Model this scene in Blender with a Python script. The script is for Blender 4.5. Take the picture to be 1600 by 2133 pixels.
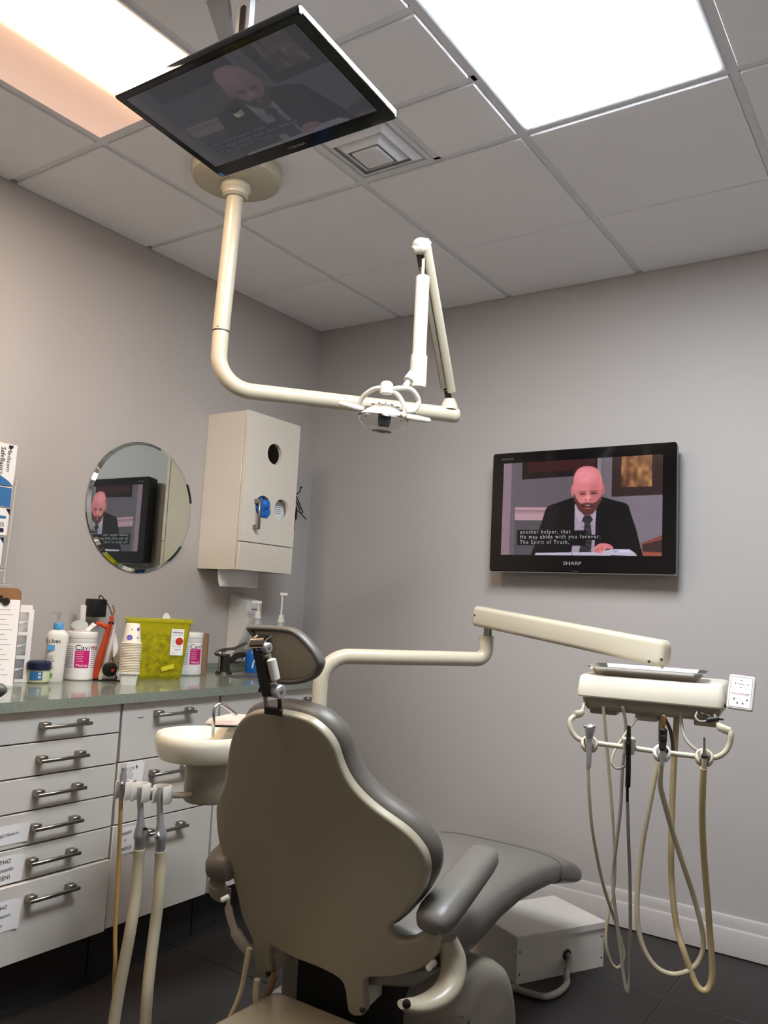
import bpy, bmesh, math, random
import numpy as np
from mathutils import Vector, Matrix
random.seed(7)
for _o in list(bpy.data.objects): bpy.data.objects.remove(_o)
SC = bpy.context.scene
COL = SC.collection
# ------------------------------------------------------------------ camera
F_PX, YAW, PITCH, ROLL = 1717.54, -0.600095, 0.113972, 0.051141
CAM = Vector((2.78177, -3.36746, 1.19523))
def _axes():
    f = Vector((math.sin(YAW)*math.cos(PITCH), math.cos(YAW)*math.cos(PITCH), math.sin(PITCH)))
    r = f.cross(Vector((0, 0, 1))).normalized(); u = r.cross(f)
    return (r*math.cos(ROLL)+u*math.sin(ROLL), -r*math.sin(ROLL)+u*math.cos(ROLL), f)
CR, CU, CF = _axes()
cam = bpy.data.cameras.new('camera'); cam_o = bpy.data.objects.new('camera', cam); COL.objects.link(cam_o)
cam.sensor_fit = 'HORIZONTAL'; cam.sensor_width = 36; cam.lens = 36*F_PX/1600; cam.clip_start = 0.02
cam_o.matrix_world = Matrix(((CR.x, CU.x, -CF.x, CAM.x), (CR.y, CU.y, -CF.y, CAM.y), (CR.z, CU.z, -CF.z, CAM.z), (0, 0, 0, 1)))
SC.camera = cam_o
def PX(px, py, d=None, x=None, y=None, z=None):
    """world point seen at a picture position, at a given depth or on a given plane (used to survey the room)"""
    r = CF + CR*((px-800)/F_PX) + CU*((1066.5-py)/F_PX)
    if d is None:
        if x is not None: d = (x-CAM.x)/r.x
        elif y is not None: d = (y-CAM.y)/r.y
        else: d = (z-CAM.z)/r.z
    return CAM + r*d
# ------------------------------------------------------------------ world, light levels, exposure
SC.view_settings.view_transform = 'Standard'; SC.view_settings.look = 'None'
SC.view_settings.exposure = 0.0; SC.view_settings.gamma = 1.0; SC.view_settings.use_curve_mapping = False
W = bpy.data.worlds.new('world'); SC.world = W; W.use_nodes = True
W.node_tree.nodes['Background'].inputs[0].default_value = (0.5, 0.5, 0.55, 1)
W.node_tree.nodes['Background'].inputs[1].default_value = 0.02
LIGHT_COOL = 40.0      # lit ceiling panel near the TV wall (emission of its lens)
LIGHT_WARM = 29.5      # lit ceiling panel near the cabinets
H = 2.668             # ceiling height
# ------------------------------------------------------------------ colour and materials
def lin(c):
    return tuple(((v/255)/12.92 if v/255 <= .04045 else ((v/255+.055)/1.055)**2.4) for v in c)
MATS = {}
def mat(name, rgb, rough=.5, metal=0., var=.06, scale=40., bump=0., spec=.5, coat=0., trans=0., alpha=1., ior=1.45, sheen=0., bscale=None):
    m = bpy.data.materials.new(name); m.use_nodes = True
    nt = m.node_tree; N = nt.nodes; L = nt.links; b = N['Principled BSDF']
    c = lin(rgb)
    tc = N.new('ShaderNodeTexCoord'); nz = N.new('ShaderNodeTexNoise'); nz.inputs['Scale'].default_value = scale; nz.inputs['Detail'].default_value = 4
    L.new(tc.outputs['Object'], nz.inputs['Vector'])
    mx = N.new('ShaderNodeMix'); mx.data_type = 'RGBA'
    mx.inputs['A'].default_value = tuple(max(0, v*(1-var)) for v in c)+(1,)
    mx.inputs['B'].default_value = tuple(min(1, v*(1+var)) for v in c)+(1,)
    L.new(nz.outputs['Fac'], mx.inputs['Factor']); L.new(mx.outputs['Result'], b.inputs['Base Color'])
    b.inputs['Roughness'].default_value = rough; b.inputs['Metallic'].default_value = metal
    b.inputs['Specular IOR Level'].default_value = spec; b.inputs['Coat Weight'].default_value = coat
    b.inputs['Coat Roughness'].default_value = .08
    b.inputs['Transmission Weight'].default_value = trans; b.inputs['Alpha'].default_value = alpha; b.inputs['IOR'].default_value = ior
    if bump:
        n2 = N.new('ShaderNodeTexNoise'); n2.inputs['Scale'].default_value = bscale or scale*6; n2.inputs['Detail'].default_value = 3
        L.new(tc.outputs['Object'], n2.inputs['Vector'])
        bp = N.new('ShaderNodeBump'); bp.inputs['Strength'].default_value = bump; bp.inputs['Distance'].default_value = .002
        L.new(n2.outputs['Fac'], bp.inputs['Height']); L.new(bp.outputs['Normal'], b.inputs['Normal'])
    MATS[name] = m
    return m
M = {}
M['wall'] = mat('wall_paint', (181, 175, 171), .55, var=.02, scale=3, bump=.12, bscale=220, spec=.35)
M['tile'] = mat('ceiling_board', (244, 243, 245), .9, var=.03, scale=60, bump=.25, bscale=500, spec=.15)
M['tee'] = mat('ceiling_grid_enamel', (226, 226, 230), .5, var=.02)
M['floor'] = mat('charcoal_floor_tile', (42, 39, 38), .42, var=.18, scale=6, bump=.1, bscale=60, spec=.4)
M['grout'] = mat('grey_grout', (84, 80, 78), .9, var=.1)
M['base'] = mat('baseboard_enamel', (188, 182, 178), .4, var=.03)
M['white'] = mat('white_laminate', (206, 200, 191), .28, var=.02, scale=5, spec=.5)
M['cabin'] = mat('white_lacquer', (220, 212, 198), .16, var=.02, scale=5, spec=.6)
M['dark'] = mat('dark_plinth', (38, 35, 34), .5, var=.1)
M['inside'] = mat('dark_inside_shade', (22, 20, 20), .8, var=.1)  # near-black stands in for shade inside openings and gaps
M['steel'] = mat('brushed_steel', (150, 144, 136), .32, 1., var=.12, scale=90)
M['chrome'] = mat('chrome', (205, 205, 208), .09, 1., var=.02)
M['tray'] = mat('polished_tray_steel', (214, 214, 216), .2, 1., var=.03)
M['alu'] = mat('satin_aluminium', (186, 186, 188), .42, .7, var=.08, scale=60)
M['gun'] = mat('gunmetal', (62, 57, 52), .35, .8, var=.15, scale=50)
M['brass'] = mat('brass', (186, 140, 84), .3, 1., var=.1)
M['blackg'] = mat('black_gloss_plastic', (11, 11, 13), .09, var=.05, spec=.5)
M['black'] = mat('black_matte_plastic', (17, 16, 17), .45, var=.1)
M['beige'] = mat('ivory_enamel', (190, 181, 160), .24, var=.025, scale=8, spec=.5)
M['beiged'] = mat('ivory_shell_plastic', (150, 142, 123), .3, var=.03, scale=8, spec=.5)
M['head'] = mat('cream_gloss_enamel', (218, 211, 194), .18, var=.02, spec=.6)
M['padgrey'] = mat('worn_grey_pad', (186, 182, 170), .5, var=.15, scale=60)
M['brownrefl'] = mat('chrome_brown_reflection', (176, 158, 136), .18, 1., var=.2, scale=60)  # brown tint puts a brownish reflection into the chrome's colour
M['lampw'] = mat('warm_white_plastic', (196, 191, 180), .3, var=.02)
M['whitep'] = mat('white_plastic', (222, 219, 213), .35, var=.02)
M['vinyl'] = mat('grey_vinyl', (104, 100, 94), .38, var=.05, scale=30, bump=.12, bscale=420, spec=.45)
M['vinyld'] = mat('dark_grey_vinyl', (88, 83, 77), .4, var=.05, scale=30, bump=.12, bscale=420, spec=.45)
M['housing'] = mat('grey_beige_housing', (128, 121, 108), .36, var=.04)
M['hosey'] = mat('yellowed_hose', (182, 164, 124), .4, var=.06)
M['hoseg'] = mat('grey_hose', (140, 134, 124), .45, var=.06)
M['hosel'] = mat('cream_hose', (182, 172, 146), .4, var=.05)
M['hosebr'] = mat('brown_hose', (124, 100, 74), .5, var=.08)
M['hoseb'] = mat('amber_tube', (174, 140, 84), .3, var=.12)
M['paper'] = mat('white_paper', (236, 233, 232), .8, var=.02)
M['ink'] = mat('black_ink', (20, 18, 20), .7)
M['greyink'] = mat('grey_ink', (120, 116, 118), .7)
M['whiteink'] = mat('silver_ink', (170, 168, 166), .4)
M['magenta'] = mat('magenta_print', (196, 26, 112), .45, var=.03)
M['crimson'] = mat('crimson_ink', (188, 30, 74), .5)
M['blue'] = mat('blue_glove', (24, 104, 196), .45, var=.15, scale=30)
M['blueprint'] = mat('blue_print', (52, 110, 168), .5, var=.08, scale=20)
M['navy'] = mat('navy_plastic', (24, 32, 62), .35)
M['lightblue'] = mat('light_blue_plastic', (82, 152, 200), .35)
M['green'] = mat('green_print', (84, 150, 60), .5)
M['orange'] = mat('burnt_orange_plastic', (182, 64, 26), .38, var=.08)
M['silver'] = mat('silver_plastic', (214, 209, 204), .3, .2, var=.05)
M['red'] = mat('red_print', (188, 44, 30), .5)
M['kraft'] = mat('kraft_cardboard', (134, 104, 78), .85, var=.08, scale=30)
M['cup'] = mat('paper_cup', (238, 228, 208), .6, var=.02)
M['violet'] = mat('violet_print', (112, 104, 196), .6, var=.1)
M['cork'] = mat('brown_hardboard', (136, 98, 60), .6, var=.12)
M['bowl'] = mat('cream_porcelain', (232, 225, 204), .16, var=.015, spec=.6)
M['jelly'] = mat('pale_jelly', (206, 208, 172), .3, var=.05)
M['pink'] = mat('pale_pink_cover', (224, 196, 182), .5, var=.04)
M['yellownote'] = mat('yellow_sticker', (208, 200, 40), .6)
M['mirror'] = mat('mirror_silver', (214, 222, 218), .015, 1., var=0)
M['glass'] = mat('clear_plastic', (235, 240, 240), .08, trans=.95, var=0)
M['lampglass'] = mat('lamp_shield_glass', (250, 250, 248), .03, trans=1., var=0, ior=1.3)
M['frost'] = mat('frosted_plastic', (232, 238, 236), .35, trans=.75, var=.02)
M['bluegel'] = mat('blue_liquid', (20, 110, 200), .25, trans=.25, var=.1)
M['sharps'] = mat('yellow_translucent_plastic', (236, 230, 70), .14, trans=.8, var=.06, ior=1.1)
def speckle(name, a, b, rough, scale):
    m = mat(name, a, rough, var=0, spec=.55); nt = m.node_tree; bs = nt.nodes['Principled BSDF']
    v = nt.nodes.new('ShaderNodeTexNoise'); v.inputs['Scale'].default_value = scale; v.inputs['Detail'].default_value = 6
    r = nt.nodes.new('ShaderNodeValToRGB'); r.color_ramp.elements[0].position = .38; r.color_ramp.elements[1].position = .66
    r.color_ramp.elements[0].color = lin(a)+(1,); r.color_ramp.elements[1].color = lin(b)+(1,)
    tc = nt.nodes.new('ShaderNodeTexCoord'); nt.links.new(tc.outputs['Object'], v.inputs['Vector'])
    nt.links.new(v.outputs['Fac'], r.inputs['Fac']); nt.links.new(r.outputs['Color'], bs.inputs['Base Color'])
    return m
M['counter'] = speckle('grey_green_laminate', (118, 124, 112), (136, 142, 130), .1, 260)
M['needles'] = speckle('sharps_contents', (104, 108, 30), (236, 228, 110), .6, 40)
M['bronze'] = speckle('bronze_canvas', (70, 40, 24), (150, 100, 58), .7, 12)
def emit(name, rgb, strength, ramp=None):
    m = bpy.data.materials.new(name); m.use_nodes = True; nt = m.node_tree; nt.nodes.clear()
    o = nt.nodes.new('ShaderNodeOutputMaterial'); e = nt.nodes.new('ShaderNodeEmission'); e.inputs['Color'].default_value = tuple(rgb)+(1,)
    e.inputs['Strength'].default_value = strength
    nt.links.new(e.outputs[0], o.inputs[0])
    if ramp:   # brightness of a lens across its width: brightest in front of the tube behind it
        tc = nt.nodes.new('ShaderNodeTexCoord'); s = nt.nodes.new('ShaderNodeSeparateXYZ'); nt.links.new(tc.outputs['Generated'], s.inputs[0])
        r = nt.nodes.new('ShaderNodeValToRGB'); r.color_ramp.interpolation = 'B_SPLINE'
        while len(r.color_ramp.elements) < len(ramp): r.color_ramp.elements.new(.5)
        for el, (p, c) in zip(r.color_ramp.elements, ramp): el.position = p; el.color = tuple(c)+(1,)
        nt.links.new(s.outputs['X'], r.inputs[0]); nt.links.new(r.outputs[0], e.inputs['Color'])
    return m
def attr_screen(name, gain, lift, rough=.2):
    """a lit display: its picture is the colour attribute of the panel's pixels"""
    m = bpy.data.materials.new(name); m.use_nodes = True; nt = m.node_tree; b = nt.nodes['Principled BSDF']
    a = nt.nodes.new('ShaderNodeAttribute'); a.attribute_name = 'pix'
    v = nt.nodes.new('ShaderNodeVectorMath'); v.operation = 'MULTIPLY_ADD'
    v.inputs[1].default_value = (gain,)*3; v.inputs[2].default_value = lift
    nt.links.new(a.outputs['Color'], v.inputs[0]); nt.links.new(v.outputs[0], b.inputs['Emission Color'])
    b.inputs['Emission Strength'].default_value = 1.; b.inputs['Base Color'].default_value = (.004, .004, .005, 1); b.inputs['Roughness'].default_value = rough
    return m
def attr_print(name):
    m = bpy.data.materials.new(name); m.use_nodes = True; nt = m.node_tree; b = nt.nodes['Principled BSDF']
    a = nt.nodes.new('ShaderNodeAttribute'); a.attribute_name = 'pix'
    nt.links.new(a.outputs['Color'], b.inputs['Base Color']); b.inputs['Roughness'].default_value = .6
    return m
# ------------------------------------------------------------------ objects
def tag(o, label=None, cat=None, group=None, kind=None):
    if label: o['label'] = label
    if cat: o['category'] = cat
    if group: o['group'] = group
    if kind: o['kind'] = kind
    return o
def thing(name, label, cat, loc, group=None):
    o = bpy.data.objects.new(name, None); COL.objects.link(o); o.location = loc; o.empty_display_size = .05
    return tag(o, label, cat, group)
def base_of(o):
    v = Vector((0, 0, 0))
    while o is not None: v += Vector(o.location); o = o.parent
    return v
class G:
    def __init__(s): s.bm = bmesh.new()
    # geometry is written in room coordinates
    def face(s, pts): 
        try: return s.bm.faces.new([s.bm.verts.new(p) for p in pts])
        except ValueError: return None
    def box(s, lo, hi, bev=0., seg=2, mtx=None):
        r = bmesh.ops.create_cube(s.bm, size=1.); vs = r['verts']
        for v in vs: v.co = Vector((lo[i]+(v.co[i]+.5)*(hi[i]-lo[i]) for i in range(3)))
        if mtx is not None:
            for v in vs: v.co = mtx @ v.co
        if bev:
            es = list({e for v in vs for e in v.link_edges})
            bmesh.ops.bevel(s.bm, geom=es, offset=bev, segments=seg, affect='EDGES', profile=.6)
        return s
    def loops(s, rings, cap0=True, cap1=True, closed=True):
        R = [[s.bm.verts.new(p) for p in r] for r in rings]; n = len(R[0])
        for a, b in zip(R[:-1], R[1:]):
            for i in range(n if closed else n-1):
                j = (i+1) % n
                try: s.bm.faces.new((a[i], a[j], b[j], b[i]))
                except ValueError: pass
        for do, r, rev in ((cap0, R[0], True), (cap1, R[-1], False)):
            if do:
                try: s.bm.faces.new(list(reversed(r)) if rev else r)
                except ValueError: pass
        return s
    def tube(s, pts, r, n=10, caps=True, flat=None):
        pts = [Vector(p) for p in pts]; m = len(pts)
        rs = list(r) if isinstance(r, (list, tuple)) else [r]*m
        if len(rs) != m: rs = list(np.interp(np.linspace(0, 1, m), np.linspace(0, 1, len(rs)), rs))
        t = [(pts[min(i+1, m-1)]-pts[max(i-1, 0)]).normalized() for i in range(m)]
        a = Vector((0, 0, 1)) if abs(t[0].z) < .9 else Vector((1, 0, 0))
        nrm = (a - t[0]*a.dot(t[0])).normalized(); rings = []
        for i in range(m):
            nrm = (nrm - t[i]*nrm.dot(t[i])).normalized(); bn = t[i].cross(nrm)
            fx, fy = (1, 1) if flat is None else flat
            rings.append([pts[i] + (nrm*math.cos(2*math.pi*k/n)*fx + bn*math.sin(2*math.pi*k/n)*fy)*rs[i] for k in range(n)])
        return s.loops(rings, caps, caps)
    def lathe(s, prof, c, axis=(0, 0, 1), n=28, cap0=True, cap1=True):
        ax = Vector(axis).normalized(); a = Vector((1, 0, 0)) if abs(ax.x) < .9 else Vector((0, 1, 0))
        u = (a-ax*a.dot(ax)).normalized(); w = ax.cross(u); c = Vector(c)
        return s.loops([[c + ax*z + (u*math.cos(2*math.pi*k/n)+w*math.sin(2*math.pi*k/n))*max(r, 1e-4) for k in range(n)] for r, z in prof], cap0, cap1)
    def ball(s, c, r, n=14, sq=(1, 1, 1)):
        return s.loops([[Vector(c)+Vector((sq[0]*r*math.sin(p)*math.cos(2*math.pi*k/n), sq[1]*r*math.sin(p)*math.sin(2*math.pi*k/n), -sq[2]*r*math.cos(p))) for k in range(n)] for p in [max(.02, min(math.pi-.02, math.pi*j/9)) for j in range(10)]])
    def ringloft(s, out, rings, fr):
        """outline (2D, counter-clockwise) carried through (inset, depth) rings in a frame (origin, u, v, n)"""
        O, u, v, n = [Vector(q) for q in fr]
        return s.loops([[O+u*p[0]+v*p[1]+n*d for p in inset(out, i)] for i, d in rings])
    def done(s, name, m, parent=None, smooth=40., label=None):
        bmesh.ops.recalc_face_normals(s.bm, faces=s.bm.faces[:])
        me = bpy.data.meshes.new(name)
        if parent is not None:
            b = base_of(parent)
            for v in s.bm.verts: v.co -= b
        s.bm.to_mesh(me); s.bm.free()
        if smooth:
            for p in me.polygons: p.use_smooth = True
            try: me.set_sharp_from_angle(angle=math.radians(smooth))
            except Exception: pass
        o = bpy.data.objects.new(name, me); COL.objects.link(o)
        if m is not None: me.materials.append(M[m] if isinstance(m, str) else m)
        if parent is not None: o.parent = parent
        if label: o['label'] = label
        return o
def inset(out, d):
    if not d: return [tuple(p) for p in out]
    n = len(out); res = []
    for i in range(n):
        p0, p, p1 = Vector(out[i-1]), Vector(out[i]), Vector(out[(i+1) % n])
        e0 = (p-p0).normalized(); e1 = (p1-p).normalized()
        n0 = Vector((-e0.y, e0.x)); n1 = Vector((-e1.y, e1.x)); b = n0+n1
        if b.length < 1e-6: b = n0
        b.normalize(); q = p+b*(d/max(.5, b.dot(n0))); res.append((q.x, q.y))
    return res
def rrect(x0, y0, x1, y1, r, n=5):
    pts = []
    for cx, cy, a in ((x1-r, y0+r, -90), (x1-r, y1-r, 0), (x0+r, y1-r, 90), (x0+r, y0+r, 180)):
        for k in range(n+1):
            t = math.radians(a+90*k/n); pts.append((cx+r*math.cos(t), cy+r*math.sin(t)))
    return pts
def spline(pts, k=6, closed=False):
    P = [Vector(p) for p in pts]; n = len(P); out = []
    for i in range(n if closed else n-1):
        if closed: a, b, c, d = P[i-1], P[i], P[(i+1) % n], P[(i+2) % n]
        else: a, b, c, d = P[max(i-1, 0)], P[i], P[i+1], P[min(i+2, n-1)]
        for j in range(k):
            t = j/k; out.append(.5*((2*b)+(c-a)*t+(2*a-5*b+4*c-d)*t*t+(3*b-a-3*c+d)*t**3))
    if not closed: out.append(P[-1])
    return out
def ccw(o):
    a = sum(o[i-1][0]*o[i][1]-o[i][0]*o[i-1][1] for i in range(len(o)))
    return o if a > 0 else list(reversed(o))
def pxs(l): return [PX(a, b, d) for a, b, d in l]
_cache = {}
def text(name, s, size, fr, m, parent, align='CENTER', bend=None, sx=1., space=1., lift=.0006):
    """flat lettering laid on a surface; fr = (origin, u, v); bend maps (x, y) to a room point instead"""
    cu = bpy.data.curves.new('t', 'FONT'); cu.body = s; cu.size = size; cu.align_x = align; cu.align_y = 'CENTER'; cu.resolution_u = 2
    cu.space_character = space; cu.fill_mode = 'FRONT'
    ob = bpy.data.objects.new('t', cu); COL.objects.link(ob); dg = bpy.context.evaluated_depsgraph_get()
    me = bpy.data.meshes.new_from_object(ob.evaluated_get(dg)); bpy.data.objects.remove(ob); bpy.data.curves.remove(cu)
    b = base_of(parent)
    for v in me.vertices:
        x, y = v.co.x*sx, v.co.y
        if bend: q = bend(x, y)
        else:
            O, u, w = [Vector(t) for t in fr]; q = O+u*x+w*y+u.cross(w).normalized()*lift
        v.co = q-b
    me.name = name; o = bpy.data.objects.new(name, me); COL.objects.link(o); me.materials.clear(); me.materials.append(M[m]); o.parent = parent
    return o
def copy_tree(o, parent=None, off=None):
    c = o.copy(); COL.objects.link(c); c.parent = parent
    if off is not None: c.location = Vector(o.location)+Vector(off)
    for ch in [x for x in bpy.data.objects if x.parent == o]: copy_tree(ch, c)
    return c
X, Y, Z = Vector((1, 0, 0)), Vector((0, 1, 0)), Vector((0, 0, 1))
# ================================================================== the room
RX, RY = 3.5, -4.4
tag(G().box((-.12, RY-.12, -.1), (0, .12, H+.25)).done('wall_left', 'wall', smooth=0), 'light grey painted wall behind the cabinets and mirror', 'wall', kind='structure')
tag(G().box((0, 0, -.1), (RX+.12, .12, H+.25)).done('wall_back', 'wall', smooth=0), 'light grey painted wall carrying the television', 'wall', kind='structure')
tag(G().box((RX, RY, -.1), (RX+.12, 0, H+.25)).done('wall_right', 'wall', smooth=0), 'plain grey side wall outside the view', 'wall', kind='structure')
tag(G().box((0, RY-.12, -.1), (RX, RY, H+.25)).done('wall_front', 'wall', smooth=0), 'plain grey wall behind the viewer', 'wall', kind='structure')
fl = tag(G().box((0, RY, -.1), (RX, 0, -.003)).done('floor', 'grout', smooth=0), 'dark charcoal tiled floor with thin grey joints', 'floor', kind='structure')
TX = [0, .52, 1.265, 2.01, 2.755, RX]; TY = [0, -.52, -1.265, -2.01, -2.755, -3.5, RY]
for x0, x1 in zip(TX[:-1], TX[1:]):
    for y1, y0 in zip(TY[:-1], TY[1:]):
        G().box((x0+.002, y0+.002, -.02), (x1-.002, y1-.002, 0), .0012, 1).done('floor_tile', 'floor', fl, 0)
g = G(); g.ringloft(ccw([(0, 0), (.02, 0), (.02, .086), (.0175, .09), (.009, .092), (.009, .128), (.005, .134), (0, .134)]), [(0, 0), (0, RX)], ((0, 0, .004), -Y, Z, X)); 
tag(g.done('baseboard_back', 'base'), 'white stepped baseboard under the television wall', 'baseboard', kind='structure')
# ------------------------------------------------------------------ ceiling
ce = tag(G().box((0, RY, H+.02), (RX, 0, H+.2)).done('ceiling', 'tee', smooth=0), 'white suspended ceiling of square tiles in a metal grid', 'ceiling', kind='structure')
CX = [0, .513, 1.123, 1.733, 2.343, 2.953, RX]; CY = [0, -.556, -1.181, -1.806, -2.431, -3.056, -3.681, RY]
def ctile(x0, x1, y0, y1, thin_far=False, thin_near=False):
    g = .014; a = .0025 if thin_near else g; b = .0025 if thin_far else g
    lo = (x0+(g if x0 > 0 else 0), y0+a, H-.007); hi = (x1-(g if x1 < RX else 0), y1-(b if y1 < 0 else 0), H+.019)
    G().box(lo, hi, .003, 1).done('ceiling_tile', 'tile', ce, 0)
for i in range(len(CX)-1):
    for j in range(len(CY)-1):
        if (i, j) in ((3, 2), (3, 3), (1, 3), (1, 4)): continue      # light panels
        if (i, j) == (2, 2):
            xm, ym = 1.43, -1.493
            ctile(xm, CX[3], ym, CY[2]); ctile(xm, CX[3], CY[3], ym); ctile(CX[2], xm, CY[3], ym); continue
        ctile(CX[i], CX[i+1], CY[j+1], CY[j], thin_far=(j == 1), thin_near=(j == 0))
for x in CX[1:-1]: G().box((x-.0125, RY, H), (x+.0125, 0, H+.02)).done('ceiling_tee', 'tee', ce, 0)
for y in CY[2:-1]:
    for x0, x1 in zip(CX[:-1], CX[1:]): G().box((x0+.0125, y-.0125, H), (x1-.0125, y+.0125, H+.02)).done('ceiling_tee', 'tee', ce, 0)
G().box((1.4175, CY[3], H), (1.4425, CY[2], H+.02)).done('ceiling_tee', 'tee', ce, 0)
G().box((CX[2], -1.5055, H), (CX[3], -1.4805, H+.02)).done('ceiling_tee', 'tee', ce, 0)
def panel(label, x0, x1, y0, y1, em):
    t = thing('ceiling_light', label, 'light', ((x0+x1)/2, (y0+y1)/2, H), 'recessed ceiling light panels')
    a, b = .013, .03
    for lo, hi in (((x0+a, y0+a), (x0+b, y1-a)), ((x1-b, y0+a), (x1-a, y1-a)), ((x0+b, y0+a), (x1-b, y0+b)), ((x0+b, y1-b), (x1-b, y1-a))):
        G().box((lo[0], lo[1], H-.006), (hi[0], hi[1], H+.018), .002, 1).done('frame_rail', 'tee', t, 0)
    g = G(); g.box((x0+b, y0+b, H-.009), (x1-b, y1-b, H+.008)); g.done('lens', em, t, 0)
    return t
panel('bright cool white light panel above the delivery unit, far from the warm one', CX[3], CX[4], CY[4], CY[2], emit('cool_light_lens', (.85, .925, 1.), LIGHT_COOL))
panel('warm light panel with a peach glow along one side, above the cabinets', CX[1], CX[2], CY[5], CY[3], emit('warm_light_lens', (1, 1, 1), LIGHT_WARM,
      ((0., (.03, .0195, .0148)), (.22, (.0265, .0166, .0124)), (.38, (.0305, .0186, .0128)), (.47, (.06, .036, .023)), (.58, (1., .75, .52)), (.8, (1., .76, .54)), (1., (.95, .71, .5)))))
# air vent in its one-foot opening
t = thing('air_vent', 'square white ceiling air diffuser with nested louvres', 'vent', (1.277, -1.337, H))
def sqring(name, r0, r1, z0, z1, w0, w1):
    g = G(); c = (1.277, -1.337)
    def sq(r, z): return [Vector((c[0]+a*r, c[1]+b*r, z)) for a, b in ((-1, -1), (1, -1), (1, 1), (-1, 1))]
    g.loops([sq(r0, z0), sq(r1, z1), sq(r1-w1, z1), sq(r0-w0, z0), sq(r0, z0)], False, False); g.done(name, 'tee', t, 0)
sqring('outer_frame', .14, .128, H-.004, H-.008, .012, .0)
g = G(); g.box((1.137, -1.477, H-.003), (1.417, -1.197, H+.012)); g.done('backplate', 'tee', t, 0)
sqring('louvre', .118, .095, H-.006, H-.02, .003, .002); sqring('louvre', .088, .06, H-.012, H-.03, .003, .002)
g = G(); g.box((1.277-.05, -1.337-.05, H-.034), (1.277+.05, -1.337+.05, H-.02), .006); g.done('centre_plate', 'tee', t)
# ================================================================== base cabinets and worktop
FX = .60                         # plane of the drawer fronts
def handle(parent, y0, y1, z, fx, mname='steel'):
    g = G(); g.box((fx+.024, y0, z-.006), (fx+.034, y1, z+.004), .002, 1)
    g.box((fx, y0, z-.006), (fx+.026, y0+.026, z+.012), .002, 1); g.box((fx, y1-.034, z-.006), (fx+.026, y1-.008, z+.012), .002, 1)
    return g.done('handle', mname, parent)
def unit(label, y0, y1, zs, hy, hz, out=(), parts='drawer', top=.846):
    t = thing('drawer_cabinet', label, 'cabinet', (.3, (y0+y1)/2, 0), 'white base cabinets under the worktop')
    G().box((.02, y0+.001, .155), (FX-.019, y1-.001, top)).done('body', 'white', t, 0)
    G().box((.02, y0+.001, 0), (.535, y1-.001, .154)).done('plinth', 'dark', t, 0)
    ds = []
    for i, (b, a) in enumerate(zip(zs[1:], zs[:-1])):
        o = .011 if i in out else 0.
        d = G().box((FX-.018+o, y0+.0025, b+.002), (FX+o, y1-.0025, a-.002), .0015, 1).done(parts, 'white', t)
        handle(d, hy[0], hy[1], hz[i], FX+o); ds.append((d, o))
    return t, ds
t1, d1 = unit('white six-drawer cabinet with paper labels at the picture edge', -2.03, -1.602, [.848, .755, .659, .563, .467, .371, .154], (-1.893, -1.730), [.800, .705, .610, .515, .421, .323], (5,))
t2, d2 = unit('white three-drawer cabinet behind the hanging suction hoses', -1.598, -1.168, [.848, .660, .467, .155], (-1.472, -1.303), [.803, .611, .423])
t3, d3 = unit('white cabinet under the sink, mostly behind the dental chair', -1.164, -.605, [.848, .66, .155], (-.80, -.66), [.80, .45], top=.72)
def note(d, o, y0, y1, z0, z1, lines, size, tilt=0., curl=True):
    """a paper label taped on a drawer front, its upper corner curling off"""
    x = FX+o+.0012; g = G(); n = 6; rows = []
    for k in range(n+1):
        f = k/n; y = y0+(y1-y0)*f; lift = max(0., f-.72)**2*.16 if curl else 0
        rows.append([Vector((x+lift*.35, y, z0+tilt*(y-y0))), Vector((x+lift, y, z1+tilt*(y-y0)))])
    g.loops([[a[0], a[1]] for a in rows], False, False, closed=False)
    p = g.done('paper_label', 'paper', d)
    for k, s in enumerate(lines):
        text('lettering', s, size, (Vector((x+.0006, (y0+y1)/2-.006, z1-(z1-z0)*(k+.75)/(len(lines)+.5)+tilt*.02)), Vector((0, .995, .06)), Vector((0, -.06, .995))), 'ink', d)
note(*d1[3], -2.02, -1.897, .482, .535, ['ORTHO Materials'], .0125)
note(*d1[4], -2.02, -1.905, .376, .452, ['ORTHO', 'instruments', '(GREEN)'], .0165)
note(*d1[5], -2.02, -1.908, .252, .334, ['ORTHO', 'miscellaneous', 'to do'], .0145)
note(*d2[1], -1.565, -1.502, .578, .655, ['Solder Bag', '+', 'Boxes'], .015)
note(*d2[2], -1.575, -1.507, .372, .455, ['Extent', '+', 'Elastics'], .019)
G().box((FX, -1.535, .793), (FX+.0006, -1.512, .797)).done('sticker', 'greyink', d2[0][0], 0)
# worktop with an opening for the sink
g = G(); out = [(0.001, -2.045), (.622, -2.045), (.622, -.60), (.56, -.53), (.40, -.40), (.001, -.40)]; hole = rrect(.335, -.86, .56, -.61, .04)
def holed(g, out, holes, fr, th):
    O, u, v, n = [Vector(q) for q in fr]; bm = g.bm; tmp = bmesh.new()
    es = []
    for lp in [out]+holes:
        vs = [tmp.verts.new(O+u*p[0]+v*p[1]) for p in lp]; es += [tmp.edges.new((vs[i-1], vs[i])) for i in range(len(vs))]
    bmesh.ops.triangle_fill(tmp, use_beauty=True, use_dissolve=False, edges=es)
    for f in list(tmp.faces):
        p = [w.co.copy() for w in f.verts]; g.face(p); g.face([q+n*th for q in reversed(p)])
    tmp.free()
    for lp in [out]+holes:
        for i in range(len(lp)):
            a, b = [O+u*p[0]+v*p[1] for p in (lp[i-1], lp[i])]; g.face([a, b, b+n*th, a+n*th])
    bmesh.ops.remove_doubles(bm, verts=bm.verts[:], dist=1e-5)
    return g
holed(g, out, [hole], ((0, 0, .848), X, Y, Z), .03)
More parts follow.
